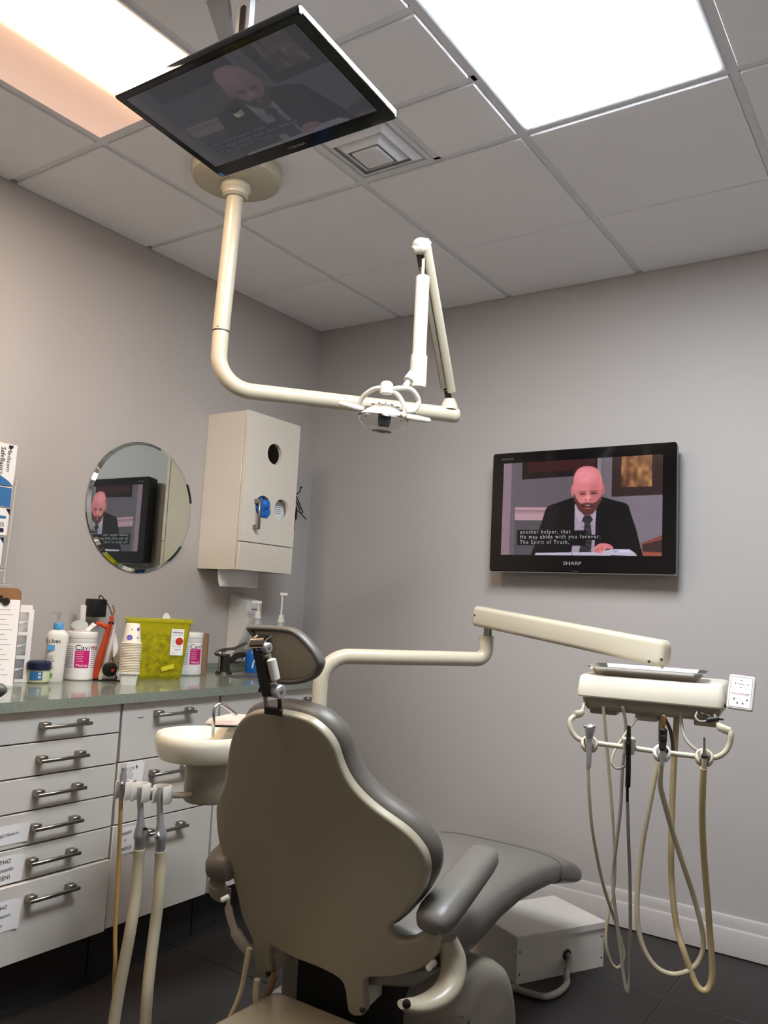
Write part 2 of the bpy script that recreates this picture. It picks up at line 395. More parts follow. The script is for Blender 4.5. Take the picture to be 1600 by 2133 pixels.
g.box((.0005, -2.045, .878), (.014, -.40, .9), .001, 1)
tag(g.done('countertop', 'counter', smooth=30), 'glossy grey-green laminate countertop with a small upstand', 'countertop')
t = thing('sink', 'steel drop-in sink in the countertop, half hidden behind the headrest', 'sink', (.447, -.735, .878))
g = G(); g.ringloft(rrect(.322, -.873, .573, -.597, .05), [(0, .8785), (.004, .883), (.018, .883), (.022, .874), (.035, .76), (.045, .75)], ((0, 0, 0), X, Y, Z)); g.done('basin', 'steel', t)
g = G(); g.lathe([(.0, .751), (.03, .751), (.034, .754), (.02, .755), (.0, .753)], (.447, -.735, 0)); g.done('drain', 'chrome', t)
# ================================================================== mirror
MC = Vector((0, -1.104, 1.556)); t = thing('wall_mirror', 'round frameless wall mirror with a thin rim, showing the television in it', 'mirror', (0, -1.104, 1.283)); MA = Vector((1, .0165, 0)).normalized()
g = G(); g.lathe([(.268, .001), (.274, .002), (.274, .0035), (.260, .0112)], MC+X*.002, MA, 72, cap1=False); g.done('bevelled_rim', 'mirror', t, 20)
g = G(); g.lathe([(.2601, .0112), (.0, .0112)], MC+X*.002, MA, 72, cap0=False); g.done('mirror_glass', 'mirror', t)
for a in (20, 200, 318, 140):
    c = MC+Vector((.006, .27*math.cos(math.radians(a)), .27*math.sin(math.radians(a))))
    g = G(); g.tube([c+Vector((0, .275*(math.cos(math.radians(a+k))-math.cos(math.radians(a))), .275*(math.sin(math.radians(a+k))-math.sin(math.radians(a))))) for k in range(-9, 10, 3)], .0045, 6); g.done('rim_dark_arc', 'black', t)  # black arcs stand in for dark reflections in the bevelled edge
# ================================================================== wall cabinet for gloves and towels
t = thing('wall_cabinet', 'white wall cabinet with three round holes in its door', 'cabinet', (.11, -.585, 1.32))
y0, y1, z0, z1, fx = -.768, -.415, 1.322, 2.028, .232
g = G(); g.box((.001, y0, z0), (fx, y0+.016, z1), .001, 1); g.done('side_panel', 'cabin', t)
g = G(); g.box((.001, y1-.016, z0), (fx, y1, z1), .001, 1); g.done('side_panel', 'cabin', t)
G().box((.001, y0+.016, z1-.016), (fx, y1-.016, z1)).done('top_panel', 'cabin', t, 0)
G().box((.001, y0+.016, z0+.01), (.10, y1-.016, z0+.022)).done('bottom_panel', 'cabin', t, 0)
G().box((.002, y0+.016, z0), (.01, y1-.016, z1-.016)).done('back_panel', 'inside', t, 0)  # coloured near-black for the shade seen through the door holes
G().box((fx+.004, y0, z0), (fx+.022, y1, 1.444), .0012, 1).done('lower_panel', 'cabin', t)
def circ(cy, cz, r, n=32): return [(cy+r*math.cos(2*math.pi*k/n), cz+r*math.sin(2*math.pi*k/n)) for k in range(n)]
g = G(); holed(g, [(y0, 1.448), (y1, 1.448), (y1, z1), (y0, z1)], [circ(-.583, 1.862, .048), circ(-.638, 1.612, .05), circ(-.512, 1.612, .05)], ((fx+.005, 0, 0), Y, Z, X), .018)
dr = g.done('door', 'cabin', t, 30)
fx += .004; g = G(); g.box((fx+.044, -.697, 1.505), (fx+.054, -.683, 1.64), .002, 1); g.box((fx+.019, -.697, 1.505), (fx+.046, -.683, 1.525), .002, 1); g.box((fx+.019, -.697, 1.62), (fx+.046, -.683, 1.64), .002, 1); g.done('handle', 'steel', dr)
gl = thing('glove', 'blue nitrile glove poking out of a hole in the wall cabinet', 'glove', (.24, -.63, 1.57))
g = G(); random.seed(3)
for k, (dy, dz, r) in enumerate(((-.018, .0, .032), (.012, .012, .026), (.0, -.022, .026), (.03, -.02, .018), (-.01, .026, .018), (.018, -.034, .014))):
    g.ball((.246+.004*(k % 2), -.635+dy, 1.61+dz), r, 10, (.8, 1.1, 1.))
o = g.done('crumpled_film', 'blue', gl)
dm = o.modifiers.new('crumple', 'DISPLACE'); tx = bpy.data.textures.new('crumple', 'CLOUDS'); tx.noise_scale = .016; dm.texture = tx; dm.strength = .014
bx_ = thing('mask_box', 'white box behind the lower hole of the wall cabinet', 'box', (.18, -.52, 1.45))
G().box((.12, -.56, 1.448), (.215, -.44, 1.66), .002, 1).done('carton', 'paper', bx_)
for k in range(5): G().box((.215, -.515, 1.60+.009*k), (.2156, -.475, 1.6025+.009*k)).done('print_line', 'blueprint', bx_, 0)
# paper towel hanging below
t = thing('paper_towel', 'sheet of white paper towel hanging below the wall cabinet', 'paper towel', (.12, -.62, 1.25))
g = G(); g.loops([[Vector((.115+.002*math.sin(k*1.1)+.006*(k/6), -.757+.003*k, 1.334-.0145*k)), Vector((.115+.002*math.sin(k*1.1+.3)+.006*(k/6), -.487-.001*k, 1.334-.0138*k))] for k in range(7)], False, False, closed=False)
o = g.done('towel_sheet', 'paper', t); o.modifiers.new('thick', 'SOLIDIFY').thickness = .0012
# bent black wire hooks on the wall by the corner
t = thing('wire_hook', 'bent black wire hooks beside the wall cabinet near the corner', 'hook', (.02, -.1, 1.55))
def hookp(l): return [PX(590+a/16.41, 1000+b/16.41, x=xx) for a, b, xx in l]
for k, l in enumerate(([(605, 250, .05), (585, 350, .045), (540, 430, .03), (430, 495, .012), (470, 590, .014), (560, 820, .016), (630, 980, .016), (670, 1100, .02), (640, 1115, .026)],
    [(420, 660, .012), (500, 840, .014), (590, 1040, .018)], [(400, 960, .012), (480, 1035, .02), (610, 1140, .03), (700, 1250, .045), (790, 1345, .055)],
    [(455, 910, .012), (450, 1030, .014), (420, 1200, .02), (395, 1380, .03), (375, 1560, .045), (372, 1710, .05)])):
    g = G(); g.tube(spline(hookp(l), 5), .0028 if k < 3 else .0036, 8); o = g.done('wire', 'black', t)
g = G(); g.box((.0005, -.122, 1.62), (.007, -.108, 1.665), .002); g.done('back_plate', 'black', t)
g = G(); g.ball(PX(590+615/16.41, 1000+250/16.41, x=.05), .006); g.done('end_ball', 'gun', t)
# ================================================================== the displays: one picture, two sets
def poly(px_, py_, pts):
    ins = np.zeros(px_.shape, bool); n = len(pts); j = n-1
    for i in range(n):
        xi, yi = pts[i]; xj, yj = pts[j]
        if yi != yj: ins ^= ((yi > py_) != (yj > py_)) & (px_ < (xj-xi)*(py_-yi)/(yj-yi)+xi)
        j = i
    return ins
def tv_picture(nx, ny):
    """the broadcast frame: a bald bearded man in a dark suit reading from an open book"""
    S = 3; u, v = np.meshgrid((np.arange(nx*S)+.5)/(nx*S), (np.arange(ny*S)+.5)/(ny*S))
    x = 240+1152*u; top = 240-75*u; y = top+v*(884-top)
    I = np.zeros(x.shape+(3,)); rng = np.random.default_rng(2)
    def sm(a): # smooth random field
        k = rng.random((a, a*2)); uu = u*(a*2-1.001); vv = v*(a-1.001); i = uu.astype(int); j = vv.astype(int); fu = uu-i; fv = vv-j
        return (k[j, i]*(1-fu)+k[j, i+1 if False else np.minimum(i+1, a*2-1)]*fu)*(1-fv)+(k[np.minimum(j+1, a-1), i]*(1-fu)+k[np.minimum(j+1, a-1), np.minimum(i+1, a*2-1)]*fu)*fv
    def put(mask, c, a=1.):
        w = (mask.astype(float)*a)[..., None]; I[:] = I*(1-w)+np.array(c, float)*w
    def P(pts, c, a=1.): put(poly(x, y, pts), c, a)
    def E(cx, cy, rx, ry, c, a=1., soft=0.):
        d = ((x-cx)/rx)**2+((y-cy)/ry)**2
        put(np.clip((1-d)/max(soft, 1e-3), 0, 1) if soft else (d < 1), c, a)
    def B(x0, y0, x1, y1, c, a=1.): put((x >= x0) & (x < x1) & (y >= y0) & (y < y1), c, a)
    put(np.ones(x.shape), (94, 86, 94)); put(np.clip((x-850)/350, 0, 1), (122, 112, 124), .9)
    B(230, 0, 304, 900, (134, 112, 122)); B(304, 0, 340, 900, (98, 86, 96)); B(230, 0, 244, 900, (150, 112, 130))
    P([(388, 0), (948, 0), (948, 312), (388, 352)], (20, 9, 12)); P([(430, 0), (930, 0), (930, 275), (430, 305)], (52, 14, 17)); B(948, 0, 975, 700, (142, 134, 146), .6)
    P([(1052, 0), (1400, 0), (1400, 452), (1052, 470)], (48, 30, 30)); P([(1115, 0), (1322, 0), (1322, 395), (1115, 402)], (96, 60, 40))
    f = sm(9)*.6+sm(23)*.4; mk = poly(x, y, [(1115, 0), (1322, 0), (1322, 395), (1115, 402)]); put(mk*np.clip(f*2.4-1., 0, 1), (196, 142, 92)); put(mk*np.clip(.75-f*1.6, 0, 1), (40, 24, 20))
    B(340, 548, 590, 640, (176, 140, 150)); B(340, 570, 590, 578, (120, 92, 102)); B(340, 584, 590, 592, (150, 118, 128)); B(340, 640, 560, 900, (78, 74, 80))
    P([(1240, 803), (1400, 735), (1400, 770), (1262, 806)], (128, 66, 54)); P([(1262, 806), (1400, 768), (1400, 900), (1268, 900)], (60, 40, 40)); P([(1262, 853), (1400, 860), (1400, 900), (1268, 900)], (150, 78, 62))
    P([(470, 900), (495, 830), (520, 745), (548, 660), (578, 560), (602, 535), (700, 503), (770, 478), (985, 470), (1060, 492), (1150, 515), (1170, 535), (1182, 580), (1220, 690), (1252, 820), (1275, 900)], (7, 6, 8))
    put(poly(x, y, [(600, 545), (690, 512), (640, 700), (560, 800)]), (24, 20, 24), .5)
    P([(792, 525), (815, 560), (865, 605), (945, 555), (944, 700), (940, 866), (776, 866), (794, 700)], (158, 144, 162))
    P([(795, 520), (800, 600), (830, 650), (866, 606)], (176, 160, 178)); P([(948, 550), (905, 602), (935, 650), (946, 620)], (172, 156, 174))
    P([(860, 606), (905, 600), (926, 632), (908, 655), (922, 760), (915, 866), (830, 866), (862, 700), (866, 655), (848, 640)], (42, 38, 44))
    for k in range(7): P([(840, 640+k*36), (928, 676+k*36), (928, 684+k*36), (840, 648+k*36)], (98, 92, 92), .5)
    B(925, 640, 944, 866, (158, 144, 162), .0)
    E(776, 425, 15, 42, (190, 108, 112)); E(991, 412, 14, 40, (176, 98, 104))
    put((abs((x-881)/104)**2.5+abs((y-388)/136)**2.5) < 1, (212, 124, 130)); P([(782, 420), (788, 500), (820, 560), (866, 600), (915, 592), (956, 545), (982, 480), (984, 420)], (196, 116, 118))
    E(860, 320, 90, 70, (236, 142, 154), .8, .9); E(935, 450, 60, 110, (176, 96, 98), .45, .9); E(860, 490, 55, 45, (214, 136, 134), .6, .9)
    bd = (poly(x, y, [(783, 440), (790, 505), (818, 562), (866, 604), (918, 594), (958, 545), (986, 455), (968, 480), (945, 508), (915, 516), (880, 512), (845, 522), (822, 512), (800, 478)]))
    put(bd, (70, 36, 34), .85); E(888, 560, 62, 42, (84, 44, 42), .8, .8); E(884, 520, 46, 12, (110, 58, 56), .8, .8)
    E(886, 536, 38, 12, (70, 22, 28)); E(886, 532, 22, 5, (190, 160, 160), .8); E(888, 552, 34, 8, (166, 82, 88), .8, .8)
    for cx, cy in ((848, 452), (926, 446)):
        E(cx, cy-14, 36, 8, (120, 62, 56), .7, .8); E(cx, cy, 28, 7, (58, 24, 28), .9, .6); E(cx, cy+10, 30, 10, (170, 92, 96), .6, .8)
    E(888, 478, 27, 27, (226, 140, 142), .9, .7); E(872, 494, 9, 6, (110, 50, 54), .8, .8); E(905, 492, 9, 6, (110, 50, 54), .8, .8); E(886, 440, 12, 40, (222, 140, 142), .5, .9)
    P([(496, 900), (512, 868), (640, 866), (780, 862), (930, 860), (1000, 850), (1062, 838), (1180, 838), (1215, 862), (1245, 900)], (186, 176, 198)); P([(986, 900), (1060, 880), (1180, 884), (1250, 900)], (90, 70, 66))
    P([(775, 858), (785, 862), (800, 900), (770, 900)], (140, 128, 150), .6); P([(1080, 842), (1170, 842), (1200, 862), (1090, 858)], (210, 206, 224), .7); P([(1072, 850), (1100, 846), (1104, 856), (1074, 860)], (120, 130, 190), .7)
    P([(932, 858), (944, 822), (962, 806), (985, 797), (1020, 798), (1048, 806), (1072, 828), (1068, 838), (1030, 836), (1005, 850), (985, 868), (962, 866), (948, 860)], (212, 122, 128))
    for a, b in ((950, 835), (966, 826), (988, 820)): P([(a, b), (a+6, b-2), (a-2+10, b+30), (a+2, b+32)], (150, 74, 80), .7)
    B(363, 709, 876, 737, (4, 4, 5)); B(363, 737, 1140, 776, (4, 4, 5)); B(363, 776, 878, 816, (4, 4, 5))
    n = sm(40); I += (n[..., None]-.5)*6
    I = np.clip(I, 0, 255)
    return I.reshape(ny, S, nx, S, 3).mean((1, 3))
NXP, NYP = 300, 174
_img = tv_picture(NXP, NYP)/255.; _img = np.where(_img <= .04045, _img/12.92, ((_img+.055)/1.055)**2.4)
def display(name, fr, w, h, img, m, parent):
    """a flat panel of picture elements, each carrying its colour"""
    O, u, v = [Vector(q) for q in fr]; ny, nx = img.shape[:2]; b = base_of(parent); O = O-b
    gx, gy = np.meshgrid(np.linspace(-w/2, w/2, nx+1), np.linspace(h/2, -h/2, ny+1))
    co = np.array(O)+gx[..., None]*np.array(u)+gy[..., None]*np.array(v); me = bpy.data.meshes.new(name)
    i = np.arange(ny)[:, None]*(nx+1)+np.arange(nx)[None, :]; q = np.stack([i, i+nx+1, i+nx+2, i+1], -1).reshape(-1)
    me.vertices.add((nx+1)*(ny+1)); me.vertices.foreach_set('co', co.reshape(-1).astype(np.float32))
    me.loops.add(nx*ny*4); me.loops.foreach_set('vertex_index', q.astype(np.int32)); me.polygons.add(nx*ny)
    me.polygons.foreach_set('loop_start', (np.arange(nx*ny)*4).astype(np.int32)); me.update(calc_edges=True)
    at = me.attributes.new('pix', 'FLOAT_COLOR', 'CORNER'); c = np.ones((nx*ny, 4), np.float32); c[:, :3] = img.reshape(-1, 3)
    at.data.foreach_set('color', np.repeat(c, 4, 0).reshape(-1)); me.validate()
    o = bpy.data.objects.new(name, me); COL.objects.link(o); o.parent = parent; me.materials.append(m); return o
def captions(fr, w, h, parent, m, s=1.):
    O, u, v = [Vector(q) for q in fr]
    for k, ln in enumerate(('another helper, that', 'He may abide with you forever.', 'The Spirit of Truth,')):
        yy = ((722, 757, 794)[k]-223)/(884-223)
        wd = (.42, .64, .42)[k]*w
        o = text('caption', ln, .0235*s, (O+u*(-w/2+.128*w)+v*(h/2-yy*h), u, v), m, parent, 'LEFT', space=1.28, sx=.9)
# wall television
t = thing('wall_television', 'glossy black flat television on the wall, man in suit on screen', 'television', (1.524, -.06, 1.375))
g = G(); g.ringloft(rrect(1.124, 1.374, 1.924, 1.896, .012), [(.0115, .03), (.006, .05), (.002, .094), (.0, .0965), (.0, .1005), (.003, .103)], ((0, 0, 0), X, Z, -Y)); g.done('bezel', 'blackg', t, 30)
g = G(); g.box((1.13, -.1, 1.3725), (1.918, -.055, 1.3755), .001, 1); g.done('bottom_strip', 'silver', t)
g = G(); g.box((1.40, -.03, 1.50), (1.64, -.001, 1.76), .003); g.done('wall_bracket', 'black', t)
scr = (Vector((1.5245, -.1037, 1.6475)), X, Z)
display('screen', scr, .692, .404, _img, attr_screen('tv_panel_lit', 1., (.0, .0, .0), .15), t)
M['cap'] = emit('caption_glow', lin((178, 176, 182)), 1.)
captions((scr[0]-Y*.0004, X, Z), .692, .404, t, 'cap', 1.)
text('brand_lettering', 'SHARP', .02, (Vector((1.505, -.1031, 1.412)), X, Z), 'whiteink', t, sx=1.35)
text('brand_lettering', 'AQUOS', .0115, (Vector((1.195, -.1031, 1.868)), X, Z), 'greyink', t, sx=1.4)
g = G(); g.box((1.505, -.1036, 1.3795), (1.53, -.103, 1.3812)); g.done('status_mark', 'greyink', t, 0)
# ceiling television, lying almost flat above the chair
C4 = [Vector(q) for q in ((1.212, -2.269, 2.333), (1.772, -2.271, 2.326), (1.773, -1.921, 2.298), (1.213, -1.919, 2.304))]
Oc = sum(C4, Vector())/4; u2 = (C4[1]-C4[0]).normalized(); v2 = (C4[0]-C4[3]); v2 = (v2-u2*v2.dot(u2)).normalized(); n2 = u2.cross(v2)
t = thing('ceiling_television', 'thin dark television hung face down from the ceiling over the chair', 'television', Oc-n2*.03)
g = G(); g.ringloft(rrect(-.28, -.1755, .28, .1755, .008), [(.0075, -.03), (.006, -.028), (.002, -.022), (0, -.018), (0, -.003), (.003, 0)], (Oc, u2, v2, n2)); g.done('bezel', 'blackg', t, 30)
g = G(); g.ringloft(rrect(-.2, -.12, .2, .12, .04), [(0, -.029), (.03, -.058), (.036, -.064)], (Oc, u2, v2, n2)); g.done('rear_cover', 'black', t)
for sx_ in (.2806,): g = G(); g.tube([Oc+u2*sx_+v2*(-.165)-n2*.006, Oc+u2*sx_+v2*.165-n2*.006], .0022, 6); g.done('edge_glint', 'chrome', t)  # chrome strip on one edge stands in for a reflection of the lights
sc2 = (Oc+v2*.0145+n2*.0008, u2, v2)
display('screen', sc2, .512, .288, _img*.45+_img.mean(2, keepdims=True)*.55, attr_screen('tv_panel_dim_haze', .10, (.022, .023, .03), .35), t)  # the lift paints a grey reflection haze into the screen's emission
M['cap2'] = emit('caption_dim', lin((84, 84, 92)), 1.)
captions((sc2[0]+n2*.0004, u2, v2), .512, .288, t, 'cap2', .74)
text('brand_lettering', 'TOSHIBA', .0115, (Oc+v2*(-.152)+n2*.0004, u2, v2), 'whiteink', t, sx=1.2)
g = G(); g.ringloft(rrect(-.275, -.171, -.262, -.156, .001, 1), [(0, 0), (0, .0005)], (Oc, u2, v2, n2)); g.done('energy_sticker', 'lightblue', t, 0)
t = thing('television_mount', 'grey metal ceiling arm holding the face-down television', 'bracket', (1.44, -2.1, H))
g = G(); g.lathe([(.06, 0), (.06, -.012), (.05, -.02), (.02, -.03)], (1.44, -2.1, H-.008)); g.done('ceiling_plate', 'alu', t)
bk = Oc-n2*.066
g = G(); g.ringloft(rrect(-.021, -.2, .021, .135, .02), [(0, -.008), (0, .008)], ((1.447, -2.1, 2.51), X, Z, -Y)); g.done('arm', 'alu', t)
g = G(); g.ringloft(rrect(-.008, -.06, .008, .07, .007), [(0, .0081), (0, .0105)], ((1.447, -2.1, 2.51), X, Z, -Y)); g.done('arm_slot', 'gun', t)
g = G(); g.loops([[Vector(p) for p in q] for q in ([(1.30, -2.095, H-.01), (1.372, -2.095, H-.01), (1.372, -2.085, H-.01), (1.30, -2.085, H-.01)], [(1.408, -2.095, 2.42), (1.42, -2.095, 2.42), (1.42, -2.085, 2.42), (1.408, -2.085, 2.42)])]); g.done('side_blade', 'chrome', t)
g = G(); g.box((1.39, -2.13, 2.37), (1.50, -2.06, 2.385), .003); g.box((1.40, -2.105, 2.38), (1.47, -2.095, 2.43), .002); g.done('tilt_plate', 'gun', t)
# ================================================================== dental lamp on its ceiling post
LP = Vector((.80, -1.47, 0)); ZA = 1.892
t = thing('dental_lamp', 'ivory ceiling-mounted dental lamp on a bent post and folding arm', 'lamp', (.80, -1.47, H))
g = G(); g.lathe([(.155, H-.006), (.155, H-.03), (.148, H-.05), (.125, H-.062), (.05, H-.066), (.0, H-.066)], LP, n=56); g.done('ceiling_dome', 'beige', t)
g = G(); g.lathe([(.03, H-.06), (.05, H-.065), (.052, H-.085), (.044, H-.095), (.044, H-.105), (.036, H-.112)], LP, n=32); g.done('post_collar', 'beige', t)
AE = PX(942, 864, z=ZA); dirA = (Vector((AE.x, AE.y, 0))-LP).normalized(); Rb = .115
LB = Vector((.785, -1.475, 0))
path = [LP+Z*(H-.1), LB+Z*2.085]; path2 = [LB+Z*2.083] + [LB+Z*(ZA+Rb) + dirA*(Rb-Rb*math.cos(a)) - Z*(Rb*math.sin(a)) for a in [math.radians(6*k) for k in range(16)]]
path2 += [Vector((AE.x, AE.y, ZA))]
g = G(); g.tube(path, .0285, 24); po = g.done('post', 'beige', t)
g = G(); g.tube(path2, .0275, 24); g.done('bent_arm', 'beige', t)
g = G(); g.lathe([(.0287, 2.083), (.0287, 2.087)], LB, n=24); g.done('joint_ring', 'gun', t)
q = LB+Z*2.094+Vector((.012, -.027, 0)); g = G(); g.ball(q, .0028); g.done('set_screw', 'steel', po)
E_ = Vector((AE.x, AE.y, ZA)); g = G(); g.lathe([(.0277, -.002), (.0285, 0), (.0285, .012), (.024, .022), (.012, .028), (.0, .029)], E_, dirA, 24); g.done('end_cap', 'beige', t)
KB = E_-dirA*.012+Z*.022; g = G(); g.lathe([(.032, -.006), (.03, .012), (.022, .028), (.02, .034)], KB, n=20); g.done('pivot_cone', 'beige', t)
KT = PX(880, 514, d=2.66); KBt = KB+Z*.036
ax = (KT-KBt).normalized(); side = CF.cross(ax).normalized(); back = side.cross(ax)
def beam(p, q, w, h, sd, bk, bev=.008):
    g = G(); L_ = (q-p).length; g.ringloft(rrect(-w/2, -h/2, w/2, h/2, bev), [(.002, 0), (0, .002), (0, L_-.002), (.002, L_)], (p, sd, bk, (q-p).normalized())); return g
g = beam(KBt+ax*.03+side*.010, KT-ax*.0+side*.012, .03, .046, side, back, .011); g.done('spring_arm', 'beige', t)
g = beam(KBt+ax*.05-side*.017, KT-ax*.06-side*.014, .017, .03, side, back, .004); g.done('spring_arm_rail', 'housing', t)
g = beam(KBt-ax*.002-side*.004, KBt+ax*.04-side*.004, .022, .02, side, back, .003); g.done('knuckle', 'gun', t)
g = beam(KT-ax*.075-side*.014, KT-ax*.01-side*.014, .02, .024, side, back, .003); g.done('link_plate', 'gun', t)
g = G(); g.tube([KT+side*.026-Z*.004, KT+side*.02, KT, KT-side*.014, KT-side*.028-Z*.006], [.012, .022, .0265, .0255, .014], 18); g.ball(KT-side*.004+Z*.006, .0275, 16, (1.1, 1.1, .85)); g.done('elbow_cap', 'lampw', t)
DT = PX(881, 575, d=2.60); DB = PX(873, 748, d=2.60); DB = Vector((DT.x, DT.y, DB.z))
g = G(); g.tube([DT+Z*.055, DT+Z*.002], .007, 10); g.done('drop_pin', 'steel', t)
g = G(); g.lathe([(.016, 0), (.0215, -.004), (.0215, DB.z-DT.z)], DT, n=24); g.done('drop_tube', 'lampw', t)
g = G(); g.lathe([(.022, .004), (.026, .0), (.0265, -.09), (.024, -.1)], DB, n=24); g.done('sleeve', 'lampw', t)
HD = 2.52
def hp(px_, py_, d=0.): return PX(px_, py_, d=HD+d)
g = G(); g.tube([hp(866, 776, .05), hp(852, 795, .03)], [.0195, .0195], 18); g.tube([hp(852, 795, .03), hp(843, 806, .02)], [.010, .0095], 14); g.done('swivel_neck', 'lampw', t)
g = G(); g.tube(spline([hp(812, 812, .0), hp(832, 809, .0), hp(853, 810, .01), hp(866, 822, .02), hp(872, 838, .03), hp(866, 850, .02), hp(857, 857, .0)], 6), .0085, 12); g.done('yoke_arm', 'lampw', t)
g = G(); g.tube([hp(846, 857, -.006), hp(864, 856, .0)], .0125, 14); g.done('yoke_pivot', 'lampw', t)
g = G(); g.tube(spline([hp(747, 844, .05), hp(757, 826, .04), hp(776, 812, .02), hp(795, 808), hp(812, 812), hp(830, 824, .0), hp(842, 846, .0), hp(844, 862)], 6), .0075, 12); g.done('yoke_bow', 'lampw', t)
g = G(); c = hp(805, 816); g.lathe([(.0205, -.006), (.0205, .016), (.019, .024), (.013, .031), (.004, .034), (.0, .0345)], c, n=22); g.done('yoke_cap', 'lampw', t)
# lamp head: ribbed back, reflector hood, clear shield, bulb cover, two handles
hc = hp(800, 862); hr = (hp(860, 868)-hp(740, 852)).normalized(); hu = (Z-hr*Z.dot(hr)).normalized(); hf = hu.cross(hr)   # hf points away from the viewer
def hx(a, b, c_): return hc+hr*a+hu*b+hf*c_
g = G(); g.loops([[hx(.078*math.cos(p)*s, .052*math.sin(p)*s**.6-.004, .055-.07*(1-s)+.02*s) for p in [math.pi*k/16 for k in range(17)]] for s in (1., .96, .9, .8, .7)], False, False, closed=False)
o = g.done('reflector_back', 'chrome', t); o.modifiers.new('thick', 'SOLIDIFY').thickness = .003
for k in range(7):
    p = math.pi*(.22+.56*k/6); g = G(); g.tube([hx(.079*math.cos(p), .053*math.sin(p)-.004, .06), hx(.062*math.cos(p), .047*math.sin(p)-.004, .035)], .0022, 6); g.done('cooling_fin', 'steel', t)
rows = []
for j in range(11):
    f = j/10; row = []
    for k in range(25):
        ar = math.sin(math.pi*k/24)**.8; lip = -.007-.009*math.exp(-((k-13)/4.5)**2)+.004*math.exp(-((k-19)/3.)**2)
        row.append(hx(-.078+.158*k/24, (1-f)*(.046*ar-.006)+f*lip, .03-.075*f*(.25+.75*ar)+.018*math.sin(math.pi*f)*ar*0))
    rows.append(row)
g = G(); g.loops(rows, False, False, closed=False); o = g.done('hood', 'lampw', t, 80); o.modifiers.new('thick', 'SOLIDIFY').thickness = .0025
rows = []
for j in range(9):
    a = math.pi/2*j/8; rows.append([hx(.077*math.cos(a)*math.cos(p), -.012-.05*math.sin(a), -.008+.045*math.cos(a)*math.sin(p)) for p in [2*math.pi*k/32 for k in range(32)]])
g = G(); g.loops(rows, False, False); o = g.done('clear_shield', 'lampglass', t); o.modifiers.new('thick', 'SOLIDIFY').thickness = .0016
g = G(); g.loops([[hx(x_*s+.004, z_, y_-.02) for x_, y_ in ((-.019, -.012), (.019, -.012), (.019, .012), (-.019, .012))] for s, z_ in ((1.05, -.008), (1., -.03), (.8, -.042))]); g.done('bulb_cover', 'black', t)
g = G(); g.ringloft([(.03*math.cos(2*math.pi*k/20), .016*math.sin(2*math.pi*k/20)) for k in range(20)], [(0, -.002), (0, .002)], (hx(.0, -.056, -.005), hr, hf, hu)); g.done('shield_disc', 'gun', t)
for a, b in (((-.062, -.002, -.03), (-.139, .008, -.03)), ((.062, -.006, -.03), (.142, -.014, -.05))):
    p, q = hx(*a), hx(*b); g = G(); g.tube([p, p+(q-p)*.15, p+(q-p)*.5, p+(q-p)*.92, q], [.006, .0095, .0095, .0075, .004], 12, flat=(1., .6)); g.done('handle', 'lampw', t)
g = G(); g.tube([hx(.052, -.004, -.045), hx(.066, -.012, -.048)], .008, 10); g.done('handle_clip', 'beige', t)
# ================================================================== things on the worktop
ZC = .878
VW = Vector((CAM.x, CAM.y, 0))
def facing(x, y):
    """horizontal frame of an upright thing at (x, y) whose front looks out from the worktop towards the chair"""
    f = (VW-Vector((x, y, 0))).normalized(); return Vector((-f.y, f.x, 0)), f      # right (as read), out
# --- clipboard with a printed form
t = thing('clipboard', 'brown clipboard holding a printed white form, leaning on the wall', 'clipboard', (.27, -1.86, ZC))
u_, f_ = facing(.27, -1.86); up = (Z*.985-f_*.17).normalized(); O = PX(27, 1431, z=ZC+.002); n_ = u_.cross(up)
g = G(); g.ringloft(rrect(-.23, .0, .0, .318, .02), [(0, -.004), (0, 0)], (O, u_, up, n_)); g.done('board', 'cork', t)
for k in range(3):
    g = G(); g.ringloft(rrect(-.224+.002*k, -.002+.003*k, -.006-.003*k+.004, .279-.006*k+.012*(k == 2), .001, 1), [(0, .001+.0012*k), (0, .0018+.0012*k)], (O, u_, up, n_)); g.done('paper_sheet', 'paper', t)
for k in range(15): g = G(); g.ringloft(rrect(-.2, .245-.016*k, -.03+.012*math.sin(k*2.1), .2462-.016*k, .0003, 1), [(0, .0044), (0, .0047)], (O, u_, up, n_)); g.done('printed_line', 'greyink', t, 0)
g = G(); g.ringloft(rrect(-.15, .27, -.055, .292, .004), [(0, .004), (.002, .012)], (O, u_, up, n_)); g.lathe([(.012, 0), (.012, .006)], O+u_*(-.045)+up*.272+n_*.004, n_); g.done('spring_clip', 'gun', t)
